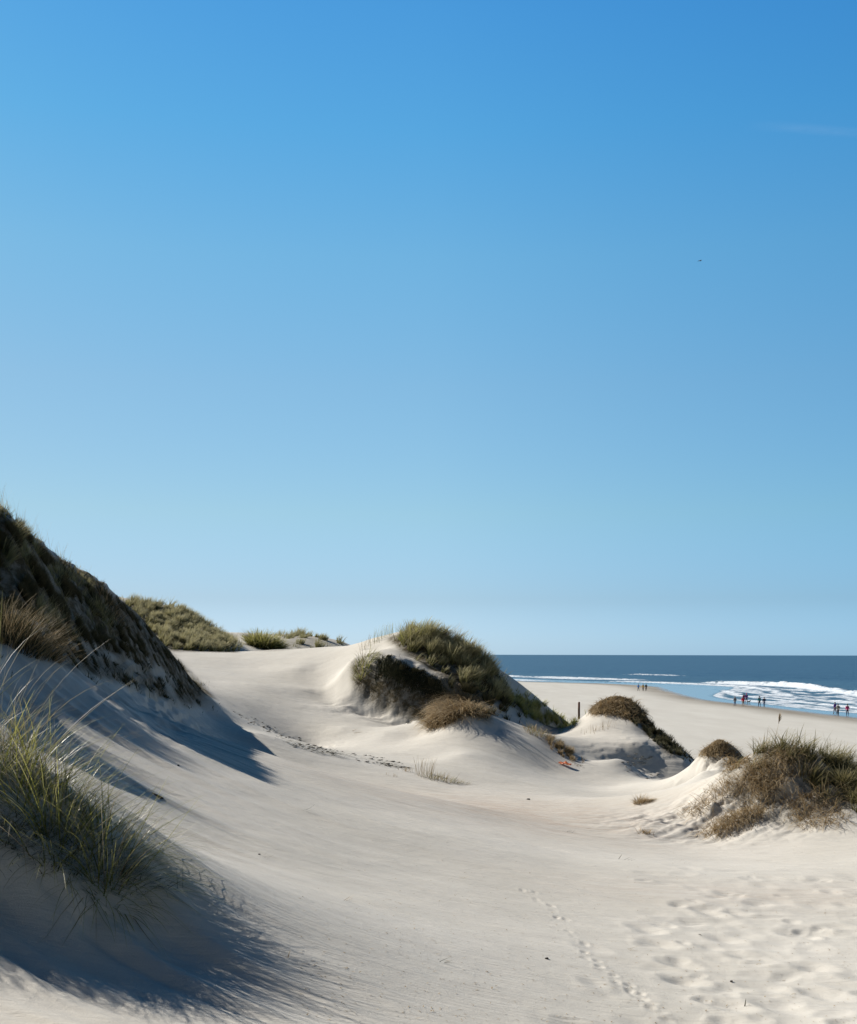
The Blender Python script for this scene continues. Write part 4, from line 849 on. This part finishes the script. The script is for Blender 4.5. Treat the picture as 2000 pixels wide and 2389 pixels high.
def person(label, px, py, face, jacket, trousers, hat, phase, group, hgt=1.75, pack=None, hatted=True, arms='walk', wide=1.0):
    """face: heading of the walk (0 = away from the camera); phase: swing of the stride"""
    s = hgt / 1.75; sw = .30 * phase; w_ = wide
    hipz = .93 - .03 * abs(phase); fl = (sw, -sw)
    J = {}
    def leg(side, f):    # the figure walks along +y
        kx = side * .095; kn = (kx, f * .55 + .04, .50); an = (kx, f * 1.15 - (.06 if f < 0 else 0), .09 + (.07 if f < -.1 else 0))
        return (side * .09, 0, hipz), kn, an, (kx, an[1] + .17, .03 + (.0 if f >= -.1 else .03))
    def arm(side, f):
        sh = (side * .19 * w_, 0, 1.42)
        if arms == 'up' and side > 0: return sh, (side * .33, .08, 1.32), (side * .24, .22, 1.52)
        return sh, (side * .26 * w_, -f * .35 - .03, 1.16), (side * .25 * w_, -f * .8 + .10, .93)
    nodes = [(0, 0, hipz, (.15, .11)), (0, .0, 1.15, (.13, .095)), (0, 0, 1.36, (.165, .105)), (0, 0, 1.48, .06), (0, .015, 1.56, .06), (0, .02, 1.65, .095), (0, .015, 1.74, .075)]
    edges = [(0, 1), (1, 2), (2, 3), (3, 4), (4, 5), (5, 6)]
    for side, f in ((-1, fl[0]), (1, fl[1])):
        h, kn, an, toe = leg(side, f); i = len(nodes); nodes += [(*h, .085), (*kn, .06), (*an, .042), (*toe, (.045, .03))]; edges += [(0, i), (i, i + 1), (i + 1, i + 2), (i + 2, i + 3)]
        sh, el, wr = arm(side, f); i = len(nodes); dv = Vector(wr) - Vector(el); dv.normalize(); pm = Vector(wr) + dv * .07
        nodes += [(*sh, .06), (*el, .042), (*wr, .028), (*pm, (.022, .036))]; edges += [(2, i), (i, i + 1), (i + 1, i + 2), (i + 2, i + 3)]
        J[side] = (h, kn, an, toe, sh, el, wr, pm, dv)
    body = skin_mesh('body', nodes, edges, SKIN)
    extra = []
    for side in (-1, 1):   # four fingers and a thumb on each hand, slightly curled
        pm, dv = J[side][7], J[side][8]; fw = Vector((0, 1, 0)); fw = (fw - dv * fw.dot(dv)).normalized(); inn = Vector((-side, 0, 0))
        for q, ln in enumerate((.065, .075, .07, .055)):
            b0 = pm + dv * .01 + fw * (.027 - .018 * q); V, Fs = tube_mesh([b0, b0 + dv * ln * .5 + inn * .005, b0 + dv * ln * .85 + inn * .022, b0 + dv * ln + inn * .036], [.009, .0085, .008, .005], 6); extra.append((V, Fs))
        b0 = Vector(J[side][6]) + dv * .03 + fw * .02; V, Fs = tube_mesh([b0, b0 + fw * .03 + dv * .02, b0 + fw * .036 + dv * .05 + inn * .012], [.012, .010, .006], 6); extra.append((V, Fs))
    extra.append(tube_mesh([(0, .105, 1.67), (0, .128, 1.645), (0, .105, 1.635)], [.008, .016, .008], 6))            # nose
    for sx in (-1, 1): extra.append(ball((sx * .095, .01, 1.655), (.012, .025, .033), 8)); extra.append(ball((sx * .033, .10, 1.672), (.012, .008, .008), 8))
    extra.append(ball((0, .105, 1.605), (.025, .008, .007), 8))
    V = [tuple(v.co) for v in body.vertices]; Fs = [tuple(p.vertices) for p in body.polygons]
    for v, f in extra: o = len(V); V += [tuple(a) for a in v]; Fs += [tuple(o + i for i in p) for p in f]
    bo = link(bpy.data.objects.new('person', py_mesh('person', V, Fs, SKIN)))
    # jacket: torso and sleeves
    n2 = [(0, 0, hipz - .08, (.18 * w_, .14)), (0, 0, 1.12, (.165 * w_, .13)), (0, 0, 1.35, (.195 * w_, .135)), (0, .0, 1.50, (.085, .085))]; e2 = [(0, 1), (1, 2), (2, 3)]
    for side in (-1, 1):
        _, _, _, _, sh, el, wr, pm, dv = J[side]; i = len(n2); n2 += [(*sh, .08), (*el, .064), (*(Vector(wr) - dv * .02), .048)]; e2 += [(2, i), (i, i + 1), (i + 1, i + 2)]
    link(bpy.data.objects.new('jacket', skin_mesh('jacket', n2, e2, jacket, 1)), bo)
    n3 = [(0, 0, hipz + .04, (.145, .115)), (0, 0, hipz - .06, (.15, .12))]; e3 = [(0, 1)]
    for side in (-1, 1):
        h, kn, an, toe = J[side][:4]; i = len(n3); n3 += [(h[0], h[1], h[2] - .10, .10), (*kn, .075), (*an, .062)]; e3 += [(1, i), (i, i + 1), (i + 1, i + 2)]
    link(bpy.data.objects.new('trousers', skin_mesh('trousers', n3, e3, trousers, 1)), bo)
    for side in (-1, 1):
        an, toe = J[side][2], J[side][3]; link(bpy.data.objects.new('shoe', skin_mesh('shoe', [(an[0], an[1] - .06, toe[2] + .012, .045), (an[0], an[1] + .05, toe[2] + .02, (.05, .05)), (toe[0], toe[1] + .02, toe[2] + .004, (.045, .034))], [(0, 1), (1, 2)], SHOE, 1)), bo)
    V, Fs = ball((0, .0, 1.705), (.108, .118, .105), 14); V = [v for v in V]
    link(bpy.data.objects.new('hat' if hatted else 'hair', py_mesh('hat', [(v[0], v[1] - (.02 if v[2] < 1.68 else 0), max(v[2], 1.67 if v[1] > .03 else 1.60)) for v in V], Fs, hat)), bo)
    if pack: link(bpy.data.objects.new('backpack', skin_mesh('backpack', [(0, -.20, 1.12, (.13, .09)), (0, -.20, 1.30, (.14, .09)), (0, -.18, 1.42, (.10, .06))], [(0, 1), (1, 2)], pack, 1)), bo)
    Y = None; yy = 9.2 * F / (py - HY)
    for _ in range(4):
        xx = (px - CX) / F * yy; zz = float(beach_z(np.array([xx]), np.array([yy]))[0][0]); yy = -zz * F / (py - HY)
    xx = (px - CX) / F * yy
    bo.location = (xx, yy, zz); bo.rotation_euler = (0, 0, face); bo.scale = (s, s, s)
    return tag(bo, label, 'person', group)
SHOE = cloth('shoe_leather', (.03, .025, .022))
NAVY = cloth('navy_cloth', (.02, .03, .07)); BLUE = cloth('blue_cloth', (.06, .20, .50)); OCH = cloth('ochre_cloth', (.50, .30, .04)); BLK = cloth('black_cloth', (.015, .016, .022)); RED = cloth('red_cloth', (.55, .03, .06))
TEAL = cloth('teal_cloth', (.02, .13, .15)); GREY = cloth('grey_cloth', (.10, .11, .12)); JEAN = cloth('denim', (.05, .09, .18)); PURP = cloth('purple_cloth', (.10, .04, .20)); BEIGE = cloth('beige_cloth', (.30, .28, .20))
WINE = cloth('wine_cloth', (.22, .03, .09)); TANC = cloth('tan_cloth', (.28, .24, .20)); HAIR = cloth('brown_hair', (.06, .04, .025)); MAG = cloth('crimson_cloth', (.45, .03, .14))
GP = 'walkers along the waterline'
person('walker in a blue jacket, leftmost of the three far walkers', 1490, 1611, .2, BLUE, GREY, HAIR, .7, GP, hatted=False)
person('walker in an ochre jacket and dark trousers, middle of the far three', 1501, 1611, 0, OCH, BLK, HAIR, -.6, GP, hatted=False)
person('walker dressed all in black, right of the one in ochre', 1508, 1611, .1, BLK, BLK, BLK, .5, GP, 1.82)
person('walker in grey clothes alone left of the group in red', 1715.5, 1646, .1, GREY, JEAN, BLK, .5, GP, 1.72)
person('walker in a bright red jacket with light trousers', 1734, 1646, -.1, RED, TANC, HAIR, .6, GP, 1.74, hatted=False)
person('walker in wine red partly hidden behind the one in bright red', 1736.5, 1638.5, .1, WINE, NAVY, BLK, -.5, GP, 1.78)
person('walker in dark purple beside the small dog', 1742.5, 1638, 0, PURP, NAVY, MAG, .6, GP, 1.80)
person('taller walker in a dark teal coat, left of the pair with a navy one', 1772.5, 1647, .1, TEAL, NAVY, BLK, .5, GP, 1.86, wide=1.05)
person('walker in navy with jeans, right of the one in teal', 1783.5, 1647, -.1, NAVY, JEAN, HAIR, -.5, GP, 1.70, hatted=False)
person('walker in purple raising one hand, left of the nearest three', 1949, 1663, .3, PURP, NAVY, BLK, .5, GP, 1.78, arms='up')
person('walker in a beige jacket and dark trousers among the nearest three', 1956, 1667, 0, BEIGE, BLK, HAIR, -.4, GP, 1.76, pack=GREY, hatted=False)
person('walker in a crimson jacket and blue trousers furthest right', 1978, 1668, -.2, MAG, NAVY, HAIR, .6, GP, 1.76, hatted=False)
# small dog
M_FUR = plain_mat('dog_fur', (.10, .075, .05), (.26, .21, .15), 30, .9, .3)
dn = [(-.22, 0, .36, (.075, .085)), (0, 0, .36, (.085, .10)), (.18, 0, .37, (.095, .12)), (.29, 0, .46, .06), (.36, 0, .53, .065), (.45, 0, .50, .032), (-.30, 0, .42, .022), (-.40, 0, .50, .012)]
de = [(0, 1), (1, 2), (2, 3), (3, 4), (4, 5), (0, 6), (6, 7)]
for sy in (-1, 1):
    i = len(dn); dn += [(.19, sy * .06, .28, .045), (.20 + sy * .05, sy * .065, .15, .025), (.19 + sy * .08, sy * .065, .03, .022), (.225 + sy * .08, sy * .065, .014, .016)]; de += [(2, i), (i, i + 1), (i + 1, i + 2), (i + 2, i + 3)]
    i = len(dn); dn += [(-.20, sy * .06, .29, .055), (-.17 - sy * .05, sy * .065, .21, .035), (-.27 - sy * .05, sy * .065, .12, .022), (-.25 - sy * .06, sy * .065, .03, .02), (-.215 - sy * .06, sy * .065, .014, .016)]; de += [(0, i), (i, i + 1), (i + 1, i + 2), (i + 2, i + 3), (i + 3, i + 4)]
dm = skin_mesh('dog', dn, de, M_FUR, 1)
dog = link(bpy.data.objects.new('dog', dm)); yy = 9.2 * F / (1638.5 - HY); dog.location = ((1748 - CX) / F * yy, yy, float(beach_z(np.array([(1748 - CX) / F * yy]), np.array([yy]))[0][0])); dog.rotation_euler = (0, 0, .3)
for sy in (-1, 1):
    V, Fs = tube_mesh([(.33, sy * .04, .575), (.325, sy * .065, .60), (.33, sy * .075, .55)], [.02, .018, .008], 6); link(bpy.data.objects.new('ear', py_mesh('ear', V, Fs, M_FUR)), dog)
tag(dog, 'small brown dog trotting beside the walker in dark purple', 'dog')

# ------------------------------------------------------------------ bird and cloud
M_BIRD = plain_mat('bird_feather', (.05, .05, .055), (.16, .16, .17), 20, .8)
Yb = 230.0; bird = skin_mesh('bird', [(-.26, 0, 0, (.02, .045)), (-.14, 0, 0, .06), (.06, 0, .0, .075), (.18, 0, .03, .05), (.25, 0, .035, .042), (.31, 0, .02, .012)], [(0, 1), (1, 2), (2, 3), (3, 4), (4, 5)], M_BIRD, 1)
bo = link(bpy.data.objects.new('bird', bird)); bo.location = ((1632 - CX) / F * Yb, Yb, (HY - 607) / F * Yb); bo.rotation_euler = (.15, -.1, math.radians(20))
for sy in (-1, 1):
    V = []; Fs = []; prof = [(0, .10, -.12, 0), (.2, .13, -.10, .10), (.38, .10, -.10, .12), (.55, -.02, -.16, .03), (.68, -.16, -.20, -.04)]
    for (t, fr_, bk, zz) in prof: V += [(fr_, sy * t, zz + .01), (bk, sy * t, zz), (bk * .3 + fr_ * .7, sy * t, zz + .022)]
    for i in range(4): Fs += [(i * 3, i * 3 + 3, i * 3 + 5, i * 3 + 2), (i * 3 + 2, i * 3 + 5, i * 3 + 4, i * 3 + 1), (i * 3, i * 3 + 1, i * 3 + 4, i * 3 + 3)]
    link(bpy.data.objects.new('wing', py_mesh('wing', V, Fs, M_BIRD)), bo)
tag(bo, 'small dark seabird gliding with spread wings in the blue sky', 'bird')
N = NT('cirrus'); tc = N.n('ShaderNodeTexCoord').outputs['UV']; sp = N.n('ShaderNodeSeparateXYZ', i_0=tc)
ed = N.math('MULTIPLY', N.math('MULTIPLY', sp.outputs[1], N.math('SUBTRACT', 1.0, sp.outputs[1])), 4.0); ex_ = N.ramp(sp.outputs[0], [(0, (0, 0, 0)), (.35, (1, 1, 1)), (1, (.6, .6, .6))])
mp = N.n('ShaderNodeMapping', i_Vector=tc); mp.inputs['Scale'].default_value = (2.5, .9, 1)
al = N.math('MULTIPLY', N.math('MULTIPLY', N.math('POWER', ed, 2.0), ex_), N.math('MULTIPLY', N.noise(mp.outputs[0], 3.0, 5, .6), .05))
tr = N.n('ShaderNodeBsdfTransparent'); tl = N.n('ShaderNodeBsdfTranslucent', i_Color=C4(.9, .92, .95)); ms = N.n('ShaderNodeMixShader', i_0=al, i_1=tr.outputs[0], i_2=tl.outputs[0]); N.link(ms.outputs[0], N.out.inputs[0])
Yc = 12000.0; zc = (HY - 290) / F * Yc; V = []; Fs = []; uv = []
for i in range(21):
    for j in range(5):
        t = i / 20; x = (1735 - CX + t * 420) / F * Yc; y0 = Yc + (j - 2) * 80 + 160 * math.sin(t * 2.4)
        V.append((x, y0, zc + 20 * math.sin(t * 5))); uv.append((t, j / 4))
for i in range(20):
    for j in range(4): Fs.append((i * 5 + j, (i + 1) * 5 + j, (i + 1) * 5 + j + 1, i * 5 + j + 1))
cm = py_mesh('cloud', V, Fs, N.m); ul = cm.uv_layers.new(name='UVMap')
for lp in cm.loops: ul.data[lp.index].uv = uv[lp.vertex_index]
cl = tag(link(bpy.data.objects.new('cloud', cm)), 'faint thin wisp of high cloud at the upper right of the sky', 'cloud')
# ------------------------------------------------------------------ light, sky, camera
trav = Vector((1, -SUN_K, 0)).normalized()
to_sun = Vector((-trav.x * math.cos(SUN_EL), -trav.y * math.cos(SUN_EL), math.sin(SUN_EL)))
sl = bpy.data.lights.new('sun', 'SUN'); sl.energy = 6.6; sl.angle = math.radians(.53); sl.color = (1.0, .945, .86)
so = link(bpy.data.objects.new('sun', sl)); so.rotation_euler = to_sun.to_track_quat('Z', 'Y').to_euler(); so.location = (-40, 30, 60)
w = bpy.data.worlds.new('World'); sc.world = w; w.use_nodes = True; wt = w.node_tree; wt.nodes.clear()
wo = wt.nodes.new('ShaderNodeOutputWorld'); bg = wt.nodes.new('ShaderNodeBackground'); sky = wt.nodes.new('ShaderNodeTexSky')
sky.sky_type = 'NISHITA'; sky.sun_disc = False; sky.sun_elevation = SUN_EL
sky.sun_rotation = math.atan2(to_sun.x, to_sun.y)
sky.altitude = 0; sky.air_density = 1.0; sky.dust_density = .4; sky.ozone_density = 2.2
# grade the physical sky by elevation: clear North Sea air, no yellow haze band, deep blue overhead
tc = wt.nodes.new('ShaderNodeTexCoord'); sx = wt.nodes.new('ShaderNodeSeparateXYZ'); wt.links.new(tc.outputs['Generated'], sx.inputs[0])
rp = wt.nodes.new('ShaderNodeValToRGB'); wt.links.new(sx.outputs[2], rp.inputs[0]); rp.color_ramp.interpolation = 'LINEAR'
ST = [(0.0, (.64, .96, 1.66)), (.02, (.59, .85, 1.41)), (.045, (.545, .72, 1.05)), (.116, (.665, .85, .92)), (.218, (.69, .955, .99)), (.314, (.62, 1.08, 1.12)), (.401, (.44, 1.09, 1.25)), (.476, (.365, 1.04, 1.32)), (.62, (.12, .42, .68)), (1.0, (.05, .2, .42))]
e = rp.color_ramp.elements
while len(e) < len(ST): e.new(.5)
for el, (p, c) in zip(e, ST): el.position = p; el.color = (c[0] / 2, c[1] / 2, c[2] / 2, 1)
mu = wt.nodes.new('ShaderNodeVectorMath'); mu.operation = 'MULTIPLY'; wt.links.new(sky.outputs[0], mu.inputs[0]); wt.links.new(rp.outputs[0], mu.inputs[1])
m2_ = wt.nodes.new('ShaderNodeVectorMath'); m2_.operation = 'SCALE'; m2_.inputs['Scale'].default_value = 2.0; wt.links.new(mu.outputs[0], m2_.inputs[0]); 
# the picture side nearer the sun is paler, the far side a deeper blue
rx = wt.nodes.new('ShaderNodeValToRGB'); mr = wt.nodes.new('ShaderNodeMapRange'); wt.links.new(sx.outputs[0], mr.inputs[0]); mr.inputs[1].default_value = -.36; mr.inputs[2].default_value = .36; wt.links.new(mr.outputs[0], rx.inputs[0])
mb = wt.nodes.new('ShaderNodeMapRange'); wt.links.new(sx.outputs[1], mb.inputs[0]); mb.inputs[1].default_value = .1; mb.inputs[2].default_value = .6; mb.inputs[3].default_value = .32; mb.inputs[4].default_value = 1.0
e = rx.color_ramp.elements; e.new(.5); e[0].color = (.435, .412, .408, 1); e[1].color = (.5, .5, .5, 1); e[2].color = (.41, .50, .55, 1)
m3_ = wt.nodes.new('ShaderNodeVectorMath'); m3_.operation = 'MULTIPLY'; wt.links.new(m2_.outputs[0], m3_.inputs[0]); wt.links.new(rx.outputs[0], m3_.inputs[1])
m4_ = wt.nodes.new('ShaderNodeVectorMath'); m4_.operation = 'SCALE'; mk = wt.nodes.new('ShaderNodeMath'); mk.operation = 'MULTIPLY'; mk.inputs[1].default_value = 2.0; wt.links.new(mb.outputs[0], mk.inputs[0]); wt.links.new(mk.outputs[0], m4_.inputs['Scale']); wt.links.new(m3_.outputs[0], m4_.inputs[0]); wt.links.new(m4_.outputs[0], bg.inputs[0]); bg.inputs[1].default_value = .117
wt.links.new(bg.outputs[0], wo.inputs[0])
cd = bpy.data.cameras.new('camera'); cd.sensor_fit = 'HORIZONTAL'; cd.sensor_width = 36; cd.lens = 36 * F / 2000
cd.shift_y = (HY - 1194.5) / 2000; cd.clip_start = .1; cd.clip_end = 300000
cam = link(bpy.data.objects.new('camera', cd)); cam.rotation_euler = (math.radians(90), math.radians(-.13), 0); cam.location = (0, 0, 0)
sc.camera = cam
sc.view_settings.view_transform = 'Standard'; sc.view_settings.look = 'None'; sc.view_settings.exposure = 0; sc.view_settings.gamma = 1
